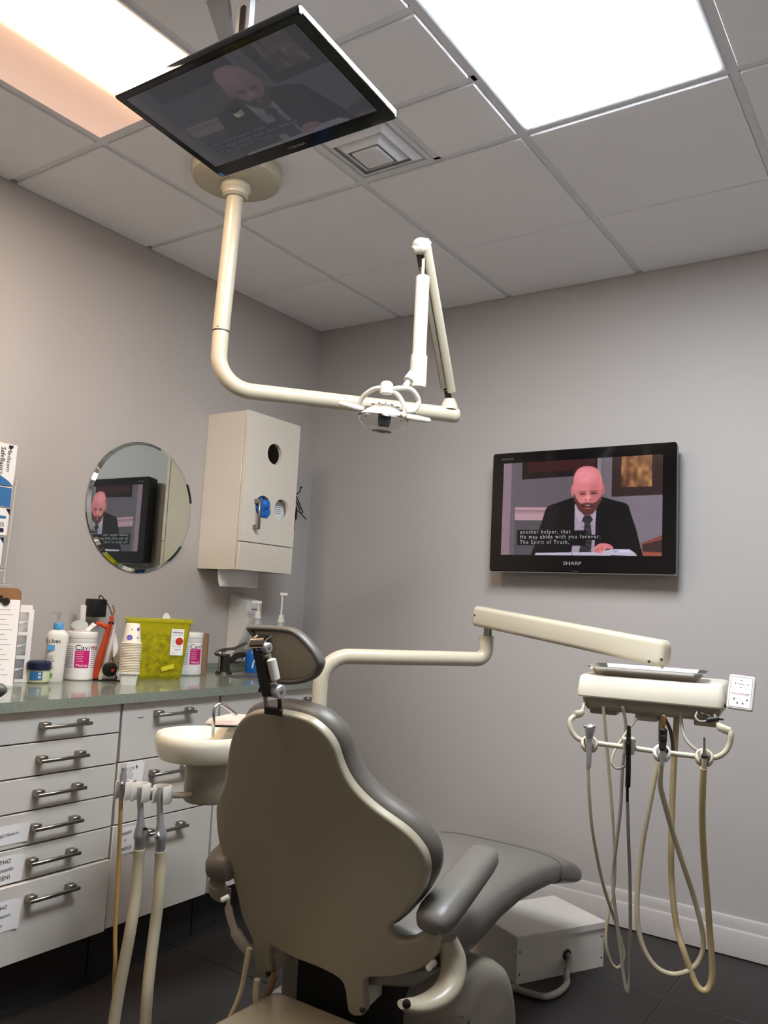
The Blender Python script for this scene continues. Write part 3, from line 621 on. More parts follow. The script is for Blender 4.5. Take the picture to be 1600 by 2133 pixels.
# --- standing card with three smile photographs
t = thing('smile_card', 'white standing card with three grey close-up photographs of smiles', 'card', (.25, -1.78, ZC))
O = PX(57, 1422, z=ZC+.001); u_, f_ = facing(O.x, O.y); up = (Z*.99-f_*.12).normalized(); n_ = u_.cross(up)
g = G(); g.ringloft(rrect(-.11, 0, 0, .247, .002, 1), [(0, -.003), (0, 0)], (O, u_, up, n_)); cd = g.done('front_card', 'paper', t)
g = G(); g.ringloft(rrect(-.12, .0, -.006, .262, .002, 1), [(0, -.009), (0, -.006)], (O, u_, up, n_)); g.done('rear_card', 'paper', t)
g = G(); g.box((O.x-.12, O.y-.03, ZC), (O.x-.02, O.y+.0, ZC+.003)); g.done('foot', 'paper', t, 0)
def smile(nx, ny, dark):
    u, v = np.meshgrid((np.arange(nx)+.5)/nx*2-1, (np.arange(ny)+.5)/ny*2-1); I = np.full(u.shape, .42*dark)
    I += .18*dark*np.cos(u*1.6+.5)*np.cos(v*1.2-.3); I *= 1-.5*np.clip((u**2+v**2)-.9, 0, 1)
    c = v-.12+.25*u*u*1; lip = np.exp(-(c/.30)**2)*np.clip(1.25-abs(u)*1.2, 0, 1); I -= .22*dark*lip
    te = (abs(c+.02) < .16*np.clip(1-abs(u)*1.1, 0, 1)**.5); I[te] = .75
    I -= .2*dark*np.exp(-((u-.0)**2/.03+(v+.75)**2/.05)); I = np.clip(I, .02, .9); return np.repeat(I[..., None], 3, -1)
PR = attr_print('photo_print')
for k, dk in enumerate((1.15, .9, .6)):
    display('smile_photo', (O+u_*(-.052)+up*(.203-.079*k)+n_*.0006, u_, up), .072, .066, smile(28, 26, dk), PR, cd)
# --- jar with a navy lid
jc = PX(78, 1422, z=ZC); t = thing('jelly_jar', 'small pale jar with a navy lid between card and lotion bottle', 'jar', jc)
g = G(); g.lathe([(.03, 0), (.036, .006), (.037, .03), (.034, .046), (.028, .05)], jc, n=28); g.done('pot', 'jelly', t)
g = G(); g.lathe([(.0385, .045), (.04, .05), (.04, .068), (.034, .074), (.0, .075)], jc, n=28); g.done('lid', 'navy', t)
u_, f_ = facing(jc.x, jc.y)
def bender(c, R, a0=0.):
    u0, f0 = facing(c.x, c.y)
    return lambda x, y: c+Z*y+(f0*math.cos(a0+x/R)+u0*math.sin(a0+x/R))*R
def wraplabel(name, c, R, x0, x1, z0, z1, m, parent, n=12):
    b = bender(c, R); g = G(); g.loops([[b(x0+(x1-x0)*k/n, z0), b(x0+(x1-x0)*k/n, z1)] for k in range(n+1)], False, False, closed=False); return g.done(name, m, parent)
wraplabel('front_label', jc, .0376, -.03, .014, .012, .04, 'blueprint', t); wraplabel('label_mark', jc, .038, .0, .009, .03, .037, 'jelly', t, 4); wraplabel('label_mark', jc, .038, .0, .009, .018, .026, 'jelly', t, 4)
# --- lotion bottle
lc = PX(111, 1421, z=ZC); t = thing('lotion_bottle', 'tall white lotion bottle with a light blue pump collar', 'bottle', lc); u_, f_ = facing(lc.x, lc.y)
def oval(c, u0, f0, a, b, z, n=24, p=2.6):
    r = []
    for k in range(n):
        th = 2*math.pi*k/n; cs, sn = math.cos(th), math.sin(th)
        r.append(c+Z*z+u0*(a*math.copysign(abs(cs)**(2/p), cs))+f0*(b*math.copysign(abs(sn)**(2/p), sn)))
    return r
g = G(); g.loops([oval(lc, u_, f_, a, b, z) for a, b, z in ((.028, .02, 0), (.031, .023, .006), (.031, .024, .05), (.034, .025, .11), (.037, .026, .15), (.036, .025, .165), (.026, .02, .176), (.015, .014, .18))]); g.done('body', 'whitep', t)
g = G(); g.lathe([(.0155, .176), (.0165, .18), (.0165, .2), (.014, .203)], lc, n=22); g.done('collar', 'lightblue', t)
g = G(); g.tube([lc+Z*.2, lc+Z*.235], .005, 10); g.tube([lc+Z*.236+u_*.008, lc+Z*.236-u_*.03], .0045, 8); g.done('pump', 'glass', t)
text('lettering', 'St.Ives', .022, (lc+f_*.0265+Z*.142-u_*.012, u_, Z), 'ink', t, sx=.85)
for z_, h_, m_ in ((.11, .018, 'lightblue'), (.018, .014, 'green')):
    g = G(); g.ringloft(rrect(-.03, z_, -.006, z_+h_, .001, 1), [(0, .0), (0, .0006)], (lc+f_*(.0262 if z_ > .1 else .0246), u_, Z, f_)); g.done('label_block', m_, t, 0)
for k in range(6): g = G(); g.ringloft(rrect(-.028, .05+.008*k, -.004-.003*(k % 3), .0515+.008*k, .0003, 1), [(0, 0), (0, .0005)], (lc+f_*(.0246+.0002*k), u_, Z, f_)); g.done('label_line', 'greyink', t, 0)
# --- wipe canisters
def canister(label, c, R, Hh, opened, yaw=0.):
    t = thing('wipe_canister', label, 'canister', c, 'disinfectant wipe canisters')
    g = G(); g.lathe([(R*.93, 0), (R, .004), (R, .018), (R*.985, .02), (R*.985, Hh*.78), (R, Hh*.79), (R, Hh*.86), (R*.98, Hh*.865)], c, n=40); g.done('drum', 'whitep', t)
    g = G(); g.lathe([(R*1.015, Hh*.866), (R*1.02, Hh*.87), (R*1.015, Hh*.97), (R*.96, Hh), (R*.3, Hh*1.005), (.0, Hh*1.005)], c, n=40); g.done('lid', 'whitep', t)
    wraplabel('label_sheet', c, R*.9875, -R*1.55+yaw, R*1.55+yaw, .022, Hh*.765, 'paper', t, 24)
    wraplabel('label_panel', c, R*.995, -.017+yaw, .034+yaw, .045, Hh*.62, 'magenta', t, 12)
    b = bender(c, R*1.0)
    s = R/.055
    text('lettering', 'Cavi', .026*s, None, 'ink', t, 'RIGHT', bend=lambda x, y: b(x+.034*s+yaw, y+Hh*.675), sx=1.15)
    text('lettering', 'Wipes', .022*s, None, 'crimson', t, 'LEFT', bend=lambda x, y: b(x+.035*s+yaw, y+Hh*.675), sx=1.0)
    b2 = bender(c, R*1.003); text('lettering', 'Metrex', .014, None, 'paper', t, 'CENTER', bend=lambda x, y: b2(x+.009+yaw, y+.054))
    for k in range(6): wraplabel('label_line', c, R*1.0, -.013+yaw, .012+yaw-.004*(k % 2), Hh*.58-.008*k, Hh*.58-.0065*k-.0025*0+.0012-.0015*k, 'paper', t, 4) if k < 5 else None
    for k in range(11):
        wraplabel('label_line', c, R*.992, -R*1.1+yaw, -.024+yaw, .045+.0072*k, .0472+.0072*k, 'greyink', t, 6)
        wraplabel('label_line', c, R*.992, .04+yaw, R*1.2+yaw, .045+.0072*k, .0472+.0072*k, 'greyink', t, 6)
    if opened:
        u0, f0 = facing(c.x, c.y)
        g = G(); g.ringloft([(R*.55*math.cos(2*math.pi*k/20), R*.5*math.sin(2*math.pi*k/20)) for k in range(20)], [(0, 0), (0, .002), (.004, .003)], (c+Z*(Hh+.02)-u0*.012-f0*.02, u0, (Z*.62-f0*.78).normalized(), (f0*.62+Z*.78).normalized())); g.done('flip_cap', 'frost', t)
        g = G(); q = c+Z*Hh+u0*.0; g.loops([[q+u0*(.002+.03*k/5)+Z*(.0+.034*k/5)+f0*(.004*math.sin(k)), q+u0*(.018+.028*k/5)+Z*(-.002+.026*k/5)+f0*(.008+.004*math.cos(k))] for k in range(6)], False, False, closed=False); o = g.done('wipe', 'paper', t); o.modifiers.new('thick', 'SOLIDIFY').thickness = .004
    return t
w1 = PX(163, 1415, z=ZC); canister('white wipe canister with open cap and magenta label, beside the lotion bottle', w1, .0545, .172, True, -.002)
w2 = PX(397, 1406, z=ZC)+Vector((-.02, .0, 0)); canister('closed white wipe canister between the yellow sharps bin and cardboard tube', w2, .0545, .172, False, .022)
# --- spray bottle behind
c = PX(178, 1414, z=ZC)+Vector((-.12, .05, 0)); t = thing('white_bottle', 'slim white bottle standing behind the open wipe canister', 'bottle', c)
g = G(); g.lathe([(.03, 0), (.032, .01), (.032, .15), (.024, .18), (.012, .19)], c, n=24); g.done('body', 'whitep', t)
g = G(); g.lathe([(.0125, .19), (.0135, .2), (.012, .262), (.006, .265)], c, n=18); g.done('nozzle', 'whitep', t)
# --- orange handheld device in its charger
c = PX(222, 1417, z=ZC); t = thing('charging_device', 'orange and silver handheld device upright in its silver charging base', 'device', c); u_, f_ = facing(c.x, c.y)
def dv(a, z, f=0.): return c+u_*a+Z*z+f_*f
g = G(); g.ringloft(ccw([(p.x, p.y) for p in spline([(-.032, 0), (-.032, .02), (-.02, .048), (-.004, .064), (.012, .067), (.028, .054), (.04, .03), (.05, .008), (.05, .0)], 5)]), [(.006, -.03), (0, -.022), (0, .012), (.006, .022), (.016, .026)], (c, u_, Z, f_)); g.done('charging_base', 'silver', t)
g = G(); g.ringloft(rrect(-.048, 0, .048, .004, .0015), [(0, -.031), (0, .0265)], (c, u_, Z, f_)); g.done('base_foot', 'black', t)
g = G(); g.ringloft([(.026*math.cos(2*math.pi*k/28), .026*math.sin(2*math.pi*k/28)) for k in range(28)], [(0, .012), (.0, .03), (.006, .034)], (c+u_*.008+Z*.042, (u_+Z*.25).normalized(), (Z-u_*.25).normalized(), f_)); g.done('dial', 'black', t)
g = G(); g.lathe([(.006, .03), (.006, .038), (.003, .04)], dv(.018, .038), f_, 14); g.done('indicator', 'red', t)
g = G(); g.ringloft(ccw([(p.x, p.y) for p in spline([(-.05, .006), (-.044, .07), (-.03, .14), (-.014, .2), (.004, .208), (.0, .17), (-.012, .1), (-.022, .04), (-.026, .006)], 5, True)]), [(.006, -.016), (.001, -.01), (.001, .01), (.007, .018)], (c, u_, Z, f_)); g.done('body_shell', 'orange', t)
g = G(); g.ringloft(ccw([(p.x, p.y) for p in spline([(-.016, .05), (-.01, .1), (.0, .16), (.008, .205), (.016, .2), (.014, .15), (.006, .1), (.0, .05)], 5, True)]), [(.003, -.014), (.0, -.008), (.0, .012), (.003, .019)], (c, u_, Z, f_)); g.done('silver_spine', 'silver', t)
g = G(); g.ringloft(rrect(-.012, .203, .008, .211, .003), [(0, -.012), (0, .014)], (c, u_, Z, f_)); g.done('neck_band', 'black', t)
g = G(); g.ringloft(rrect(-.009, .208, .006, .232, .004), [(.002, -.01), (0, -.006), (0, .008), (.002, .012)], (c, u_, Z, f_)); g.done('tip_block', 'orange', t)
g = G(); g.tube(spline([dv(-.01, .19, .006), dv(-.025, .196, .012), dv(-.04, .204, .014), dv(-.05, .198, .014)], 5), [.009]*15+[.006], 10, flat=(1, .6)); g.done('trigger', 'orange', t)
g = G(); g.tube([dv(.0, .228), dv(.006, .25), dv(.0, .272)], [.0045, .004, .0035], 10); g.done('light_guide', 'kraft', t)
g = G(); g.loops([[dv(.01+.001*k, .172-.018*k, .006), dv(.018+.004*k if k < 4 else .036-.007*(k-3), .17-.016*k, .012)] for k in range(6)], False, False, closed=False); g.done('hang_tag', 'paper', t)
# --- power adapter in the wall socket, cable to the base
a0 = PX(191, 1247, x=.05); a1 = PX(218, 1286, x=.05)
t = thing('power_adapter', 'black power adapter plugged into the wall with a dangling cord', 'adapter', (.0, (a0.y+a1.y)/2, a1.z))
g = G(); g.box((.012, a0.y, a1.z), (.06, a1.y, a0.z), .006); g.done('body', 'black', t)
g = G(); g.box((.001, a0.y+.004, a1.z-.012), (.007, a1.y-.004, a0.z-.004), .003); g.done('socket_plate', 'whitep', t)
pp = [PX(207, 1250, x=.045), PX(207, 1243, x=.05), PX(211, 1241, x=.055), PX(225, 1260, x=.07), PX(234, 1285, x=.09), PX(239, 1330, x=.12), PX(236, 1360, x=.16), PX(235, 1375, x=.2), PX(244, 1392, x=.26), dv(.03, .02, .012)]
g = G(); g.tube(spline(pp, 6), .0022, 8); g.done('cord', 'black', t)
# --- paper cups, upside down in a tower on a white tub
c = PX(268, 1410, x=.405); c.z = ZC; t = thing('plastic_tub', 'small white square tub under the tower of paper cups', 'tub', c); u_, f_ = facing(c.x, c.y)
g = G(); g.ringloft(rrect(-.026, -.026, .026, .026, .006), [(0, 0), (-.0055, .038), (-.0105, .0395), (-.0105, .042), (-.006, .0425), (.002, .008)], (c, u_, -f_, Z)); g.done('tub_body', 'whitep', t)
NC = 19
cupm = None
for k in range(NC):
    z0 = ZC+.0425+.0056*k; r = .0335
    cc = Vector((c.x, c.y, z0)); top = k == NC-1
    nm = 'flower-printed paper cup on top of the upside-down cup tower' if top else 'plain-rimmed paper cup nested in the upside-down cup tower'
    if cupm is None or top:
        t = thing('paper_cup', nm, 'cup', cc, 'nested paper cups')
        g = G(); g.lathe([(.0322, .0028), (.0352, .0034), (.0362, .0018), (.0352, .0002), (.0322, .0002)], cc, n=26, cap0=False, cap1=False); g.done('rolled_rim', 'cup', t)
        g = G(); g.lathe([(.0318, .002), (.0235, .068), (.0225, .07), (.022, .067), (.0, .067)], cc, n=26, cap0=False); g.done('wall', 'cup', t)
        if not top: cupm = t
    else:
        t = copy_tree(cupm, None, (0, 0, .0056*k)); t['label'] = nm
def cupspot(a, z, r, m, petals):
    R = .0325-(z-.002)*(.0093/.066)+.0006; b = bender(cc, R)
    for p in range(petals):
        th = 2*math.pi*p/petals; g = G(); q = (r*.8*math.cos(th)*(petals > 1), r*.8*math.sin(th)*(petals > 1)); rr = r*.62
        g.face([b(a+q[0]+rr*math.cos(s), z+q[1]+rr*math.sin(s)) for s in [2*math.pi*i/10 for i in range(10)]]); g.done('flower_print', m, t, 0)
for a, z, r, m, n in ((-.008, .021, .0078, 'violet', 6), (.0215, .021, .0026, 'violet', 4), (-.002, .05, .0022, 'violet', 4), (.023, .05, .0055, 'violet', 5)): cupspot(a, z, r, m, n)
# --- yellow sharps bin
f_ = Vector((.86, -.51, 0)).normalized(); u_ = Vector((-f_.y, f_.x, 0)); mid = PX(327, 1416, x=.31); mid.z = ZC; wd = .178
t = thing('sharps_bin', 'translucent yellow sharps bin with a white hazard label', 'bin', mid)
def qd(w0, w1, d0, d1, z): return [mid+u_*a+f_*b+Z*z for a, b in ((w0, d0), (w1, d0), (w1, d1), (w0, d1))]
g = G(); g.loops([qd(-wd/2+.004, wd/2-.004, -.105, -.004, 0), qd(-wd/2, wd/2, -.11, 0, .006), qd(-wd/2-.03, wd/2+.022, -.118, .012, .215), qd(-wd/2-.027, wd/2+.019, -.115, .009, .215), qd(-wd/2+.004, wd/2-.004, -.104, -.004, .009)])
bmesh.ops.bevel(g.bm, geom=[e for e in g.bm.edges if abs(e.verts[0].co.z-e.verts[1].co.z) > .1], offset=.006, segments=2, affect='EDGES'); g.done('bin_body', 'sharps', t)
g = G(); g.loops([qd(-wd/2-.034, wd/2+.026, -.122, .015, .215), qd(-wd/2-.035, wd/2+.027, -.123, .016, .218), qd(-wd/2-.035, wd/2+.027, -.123, .016, .224), qd(-wd/2-.03, wd/2+.022, -.118, .011, .2285)]); g.done('lid', 'sharps', t)
g = G(); g.loops([qd(-wd/2+.014, wd/2-.012, -.095, -.012, .012), qd(-wd/2-.018, wd/2+.0, -.112, -.006, .15), qd(-wd/2-.02, wd/2+.0, -.112, -.006, .168)]); bmesh.ops.subdivide_edges(g.bm, edges=g.bm.edges[:], cuts=7, use_grid_fill=True)
random.seed(5)
for v in g.bm.verts: v.co += Vector((random.uniform(-1, 1), random.uniform(-1, 1), random.uniform(-1, 1)))*.004
tag(g.done('contents', 'needles', t, 0), kind='stuff')
g = G(); q = mid+u_*.026-f_*.06+Z*.226; g.ringloft(ccw([(p.x, p.y) for p in spline([(-.014, 0), (-.008, .018), (0, .023), (.01, .018), (.018, 0)], 4)]), [(0, -.004), (0, .004)], (q, u_, Z, f_)); g.done('lid_tab', 'whitep', t)
slope = (Z*.209+f_*.012).normalized(); nn = u_.cross(slope); q = mid+f_*.0022+u_*.062+Z*.142+f_*(.142-.006)*.0575
g = G(); lab = rrect(-.024, -.05, .024, .05, .001, 1); g.ringloft(lab, [(0, .0), (0, .001)], (q, u_, slope, nn)); g.done('hazard_label', 'paper', t, 0)
g = G(); g.lathe([(.0, .0012), (.0145, .0012), (.0145, .0017), (.0, .0017)], q+u_*.008+slope*.003, nn, 24); g.done('hazard_disc', 'red', t, 0)
for k, (x0_, x1_, yy, hh) in enumerate(((-.018, .0, .042, .001), (-.019, .019, .034, .0035), (-.019, .019, .026, .0015), (-.019, -.008, .012, .001), (-.019, -.009, .006, .001), (-.019, -.008, .0, .001), (-.019, -.009, -.008, .001), (-.019, .016, -.018, .001), (-.006, .016, -.028, .0012), (-.006, .006, -.033, .0012), (-.018, -.004, -.043, .001))):
    g = G(); g.ringloft(rrect(x0_, yy, x1_, yy+hh, .0002, 1), [(0, .0011), (0, .0016)], (q, u_, slope, nn)); g.done('label_line', 'greyink', t, 0)
q = mid+u_*.035+f_*.0045+Z*.045; uu = (u_*.96+Z*.28).normalized(); g = G(); g.ringloft(rrect(-.024, -.008, .024, .008, .001, 1), [(0, 0), (0, .001)], (q, uu, nn.cross(uu), nn)); g.done('note_strip', 'yellownote', t, 0)
# --- cardboard tube
c = PX(423, 1406, z=ZC)+Vector((-.01, 0, 0)); t = thing('cardboard_tube', 'brown cardboard tube standing beside the closed wipe canister', 'tube', c)
g = G(); g.lathe([(.0205, 0), (.0205, .168), (.0188, .168), (.0188, .002)], c, n=28, cap0=False, cap1=False); o = g.done('card_wall', 'kraft', t)
g = G(); g.tube([c+Z*(.004+.16*k/24)+Vector((.0206*math.cos(k*.35), .0206*math.sin(k*.35), 0)) for k in range(25)], .0006, 4); g.done('spiral_seam', 'cork', t)
# --- faucet by the sink, deck-mounted
fc = PX(462, 1404, z=ZC)+Vector((-.1, .06, 0)); 
def fp(a, b, dx=.0): return PX(430+a/8.42, 1220+b/8.42, x=.24+dx)
fc = fp(300, 1560); fc.z = ZC
t = thing('faucet', 'dark chrome lever faucet arching over the sink', 'faucet', fc)
g = G(); g.lathe([(.036, 0), (.034, .008), (.026, .014), (.022, .05), (.024, .07), (.02, .082)], fc, n=26); g.done('base', 'gun', t)  # gunmetal puts the chrome's dark reflections into the colour of base and spout
g = G(); g.tube(spline([fc+Z*.055, fp(430, 1310), fp(520, 1240), fp(600, 1215), fp(650, 1215), fp(660, 1230)], 6), [.013]*26, 14); g.done('spout', 'gun', t)
g = G(); a_ = fp(655, 1190); g.tube([a_, a_-Z*.026], .0095, 14); g.done('aerator', 'chrome', t)
g = G(); g.tube(spline([fc+Z*.075, fp(200, 1200), fp(240, 1150), fp(380, 1110), fp(470, 1105), fp(560, 1070), fp(690, 1010)], 5), [.014]*6+[.012]*8+[.01]*8+[.009]*9, 12, flat=(.6, 1.5)); g.done('lever', 'steel', t)
g = G(); g.tube([fp(235, 1160), fp(225, 1350), fp(212, 1550)], .0045, 10); g.done('pull_rod', 'chrome', t)
# --- blue soap bottle by the sink
c = PX(524, 1404, x=.18); c.z = ZC+.006; c = Vector((.1, -.55, ZC))
c = PX(528, 1396, x=.25); c.z = ZC; t = thing('soap_bottle', 'blue soap bottle with a curled white mark behind the faucet', 'bottle', c); u_, f_ = facing(c.x, c.y)
g = G(); g.loops([oval(c, u_, f_, a, b, z) for a, b, z in ((.034, .026, 0), (.038, .03, .006), (.038, .03, .07), (.03, .026, .095), (.014, .014, .108))]); g.done('body', 'bluegel', t)
g = G(); g.lathe([(.015, .106), (.015, .125), (.01, .128)], c, n=18); g.done('cap', 'whitep', t)
g = G(); g.tube(spline([c+f_*.0305+u_*a+Z*z for a, z in ((-.006, .02), (-.002, .045), (.008, .06), (.02, .064))], 5), .0036, 6, flat=(1, 1)); g.done('curled_mark', 'whitep', t)
# --- wall soap dispenser
t = thing('soap_dispenser', 'white wedge-shaped soap dispenser on the wall above the sink', 'dispenser', (.0, -.49, .92))
g = G(); prof = [(.001, .905), (.001, 1.218), (.02, 1.218), (.105, 1.19), (.118, 1.182), (.118, 1.10), (.098, 1.02), (.075, .985), (.06, .955), (.04, .94), (.03, .905)]
g.ringloft(ccw(prof), [(.006, 0), (0, .006), (0, .094), (.006, .1)], ((0, -.575, 0), X, Z, Y)) if False else g.loops([[Vector((p[0] if abs(s) < .046 else p[0]*.96+.001, -.50+s, p[1])) for p in prof] for s in (-.05, -.044, .044, .05)]); g.done('case', 'whitep', t, 35)
g = G(); g.lathe([(.008, 0), (.008, .002)], (.104, -.478, 1.045), Vector((.96, 0, -.25)), 16); g.done('sight_hole', 'black', t)
g = G(); g.tube([Vector((.085, -.49, 1.0)), Vector((.07, -.49, .965))], [.016, .012], 14); g.done('nozzle', 'whitep', t)
g = G(); g.box((.117, -.52, 1.148), (.119, -.476, 1.155), .0005, 1); g.done('logo_mark', 'greyink', t, 0)
# --- two pump bottles
def pump_bottle(label, c, hb, stem, spout, r=.034):
    t = thing('pump_bottle', label, 'bottle', c, 'clear pump bottles by the sink'); u_, f_ = facing(c.x, c.y)
    g = G(); g.lathe([(r*.9, 0), (r, .006), (r, hb*.75), (r*.7, hb*.9), (.014, hb)], c, n=26); g.done('body', 'frost', t)
    g = G(); g.lathe([(.0165, hb), (.0165, hb+.012), (.0125, hb+.013), (.0125, hb+.032), (.006, hb+.033)], c, n=20); g.done('collar', 'whitep', t)
    g = G(); g.tube([c+Z*(hb+.03), c+Z*(hb+.03+stem)], .0046, 10); g.done('stem', 'whitep', t)
    z = hb+.03+stem; g = G(); g.loops([oval(c+Z*z+u_*s*spout, u_, f_, .004, w, 0, 12) if False else [c+Z*(z+hh)+u_*s*spout+f_*ww for ww, hh in ((-w, 0), (w, 0), (w*.8, .012), (-w*.8, .012))] for s, w in ((-.030, .005), (-.012, .0085), (.008, .009), (.014, .006))]); g.done('spout', 'whitep', t)
def pz(a, b, xx): return PX(a, b, x=xx).z-ZC
c = PX(537, 1285, x=.2); hb_ = pz(537, 1288, .2); pump_bottle('clear pump bottle nearer the soap dispenser, pump pressed low', Vector((c.x, c.y, ZC)), hb_, pz(537, 1257, .2)-hb_-.03, 1.)
c = PX(585, 1293, x=.3); hb_ = pz(585, 1296, .3); pump_bottle('clear pump bottle nearer the corner with a long raised pump', Vector((c.x, c.y, ZC)), hb_, pz(585, 1240, .3)-hb_-.03, -.75)
# ================================================================== wire rack of glove boxes on the wall
RY1 = -1.742
def glove_box(label, z0, z1, y1):
    t = thing('glove_box', label, 'box', (.05, y1-.12, z0), 'glove boxes in the wall rack')
    G().box((.012, y1-.24, z0), (.1, y1, z1), .001, 1).done('carton', 'paper', t); return t
b = glove_box('white glove box printed with blue lettering turned sideways, topmost in the rack', 1.545, 1.690, RY1)
text('lettering', 'Medicom', .021, (Vector((.1005, RY1-.028, 1.635)), -Z, Y), 'navy', b, sx=1.1); text('lettering', 'SafeBasics', .024, (Vector((.1005, RY1-.052, 1.628)), -Z, Y), 'ink', b); text('lettering', 'Latex Exam', .016, (Vector((.1005, RY1-.074, 1.625)), -Z, Y), 'greyink', b)
g = G(); g.ringloft(ccw([(0, -.009), (.008, 0), (.008, .008), (0, .006), (-.008, .008), (-.008, 0)]), [(0, 0), (0, .0006)], ((.1003, RY1-.024, 1.679), Y, Z, X)); g.done('shield_mark', 'navy', b, 0)
g = G(); g.ringloft(ccw([(p.x, p.y) for p in spline([(-.2, .0), (-.2, .03), (-.1, .045), (-.03, .02), (-.005, .0)], 5)]), [(0, 0), (0, .0007)], ((.1003, RY1, 1.5455), Y, Z, X)); g.done('blue_swoosh', 'blueprint', b, 0)
for k, (lb, z0, z1) in enumerate((('white glove box with blue corner, in the middle of the wall rack', 1.372, 1.466), ('white glove box with blue corner, lowest in the wall rack', 1.27, 1.366))):
    b = glove_box(lb, z0-(.0 if k else 0), z1, RY1-.005-.012*k)
    y_ = RY1-.005-.012*k
    g = G(); g.ringloft(ccw([(-.016, z1-.001), (0, z1-.001), (0, z1-.022)]), [(0, 0), (0, .0007)], ((.1003, y_, 0), Y, Z, X)); g.done('corner_print', 'navy', b, 0)
    text('lettering', 'GLOVES', .019, (Vector((.1005, y_-.016, z0+.036)), Y, Z), 'ink', b, 'RIGHT'); g = G(); g.ringloft(rrect(-.034, z0+.01, -.016, z0+.024, .003), [(0, 0), (0, .0007)], ((.1003, y_, 0), Y, Z, X)); g.done('size_mark', 'navy', b, 0)
    g = G(); g.ringloft(rrect(-.12, z1-.036, -.012, z1-.027, .002), [(0, 0), (0, .0007)], ((.1003, y_, 0), Y, Z, X)); g.done('blue_band', 'blueprint', b, 0)
G_mid = glove_box('blue-fronted glove box just under the sideways-lettered one', 1.47, 1.541, RY1-.002)
g = G(); g.ringloft(rrect(-.23, 1.472, -.004, 1.538, .002), [(0, 0), (0, .0007)], ((.1003, RY1-.002, 0), Y, Z, X)); g.done('front_print', 'blueprint', G_mid, 0)
t = thing('wire_rack', 'white wire wall rack holding the glove boxes', 'rack', (.05, -1.8, 1.2))
ya, yb = RY1+.012, RY1-.245
for p in ([(.002, ya+.03, 1.557), (.05, ya+.022, 1.561), (.108, ya-.008, 1.565), (.112, ya-.012, 1.55), (.112, ya-.02, 1.25), (.112, ya-.024, 1.205), (.02, ya-.02, 1.202)], [(.002, ya, 1.555), (.003, ya-.008, 1.25), (.003, ya-.01, 1.205)], [(.112, ya-.02, 1.25), (.112, yb, 1.25)], [(.11, ya-.008, 1.26), (.003, ya-.008, 1.26)], [(.003, ya, 1.262), (.003, yb, 1.262)]):
    g = G(); g.tube(spline(p, 5), .0032, 8); g.done('wire', 'lampw', t)
g = G(); g.box((.001, yb, 1.199), (.125, ya+.004, 1.2045), .001, 1); g.done('shelf_lip', 'lampw', t)
for k in range(5): g = G(); g.tube([(.11, ya-.03-.04*k, 1.2605), (.004, ya-.03-.04*k, 1.2605)], .0028, 6); g.done('wire', 'lampw', t)
# ================================================================== dental chair
CXC = 1.57; HB = Vector((CXC, -1.80, .45)); TA = math.radians(18)
bu = X; bv = Vector((0, -math.sin(TA), math.cos(TA))); bn = bu.cross(bv)          # bn points to the rear (towards the viewer)
bn = bn if bn.y < 0 else -bn
def onback(px_, py_, off=0.):
    """(s, t) of a surveyed point in the plane of the back shell"""
    r = PX(px_, py_, d=1.)-CAM; k = (HB+bn*off-CAM).dot(bn)/r.dot(bn); p = CAM+r*k-HB; return (p.dot(bu), p.dot(bv))
ch = thing('dental_chair', 'large dental chair with ivory back shell and grey upholstery, seen from behind', 'chair', (CXC, -1.5, 0))
SH = [(500, 1500), (515, 1489), (535, 1484), (560, 1483), (600, 1488), (640, 1501), (670, 1526), (690, 1556), (704, 1598), (720, 1632), (742, 1662), (770, 1691), (800, 1717), (830, 1744), (852, 1771), (868, 1800), (874, 1830), (870, 1860), (855, 1890), (831, 1917), (808, 1936),
      (803, 1946), (808, 1960), (822, 1970), (845, 1971), (872, 1960), (890, 1972), (899, 1992), (892, 2014), (862, 2036), (818, 2046), (765, 2044),
      (754, 2052), (753, 2085), (754, 2118), (738, 2124), (722, 2115), (717, 2090), (714, 2066), (702, 2042), (656, 2017), (609, 2000), (566, 1981), (555, 1980),
      (553, 2008), (555, 2036), (544, 2049), (522, 2038), (517, 2005), (514, 1970), (507, 1952), (489, 1915), (481, 1875), (470, 1835), (452, 1800), (440, 1768), (435, 1735), (434, 1700), (439, 1672), (452, 1648), (461, 1615), (466, 1580), (474, 1545), (485, 1518)]
sh = ccw([(p.x, p.y) for p in spline([onback(a, b) for a, b in SH], 4, True)])
def dish(s, t): return .30*s*s+.02*max(0., .1-t)      # how far the shell curves forward away from its middle
# grid-cut the outline so that the shell can curve
def resample(o, step):
    P_ = [Vector(p) for p in o]+[Vector(o[0])]; L_ = [0.]
    for p, q in zip(P_[:-1], P_[1:]): L_.append(L_[-1]+(q-p).length)
    n = int(L_[-1]/step); tt = np.linspace(0, L_[-1], n, endpoint=False)
    return list(zip(np.interp(tt, L_, [p.x for p in P_]), np.interp(tt, L_, [p.y for p in P_])))
sh = resample(sh, .0065)
def bpt(s, t, dep): return HB+bu*s+bv*t-bn*(dish(s, t)+dep)
rim = [(.0062, 0.), (.0035, .0008), (.0012, .0028), (0., .006), (0., .02)]
bm = bmesh.new(); bm.faces.new([bm.verts.new((a, b, 0)) for a, b in inset(sh, rim[0][0])])
for k in range(-16, 17): bmesh.ops.bisect_plane(bm, geom=bm.verts[:]+bm.edges[:]+bm.faces[:], plane_co=(k*.022+.003, 0, 0), plane_no=(1, 0, 0))
for k in range(-12, 28): bmesh.ops.bisect_plane(bm, geom=bm.verts[:]+bm.edges[:]+bm.faces[:], plane_co=(0, k*.022+.003, 0), plane_no=(0, 1, 0))
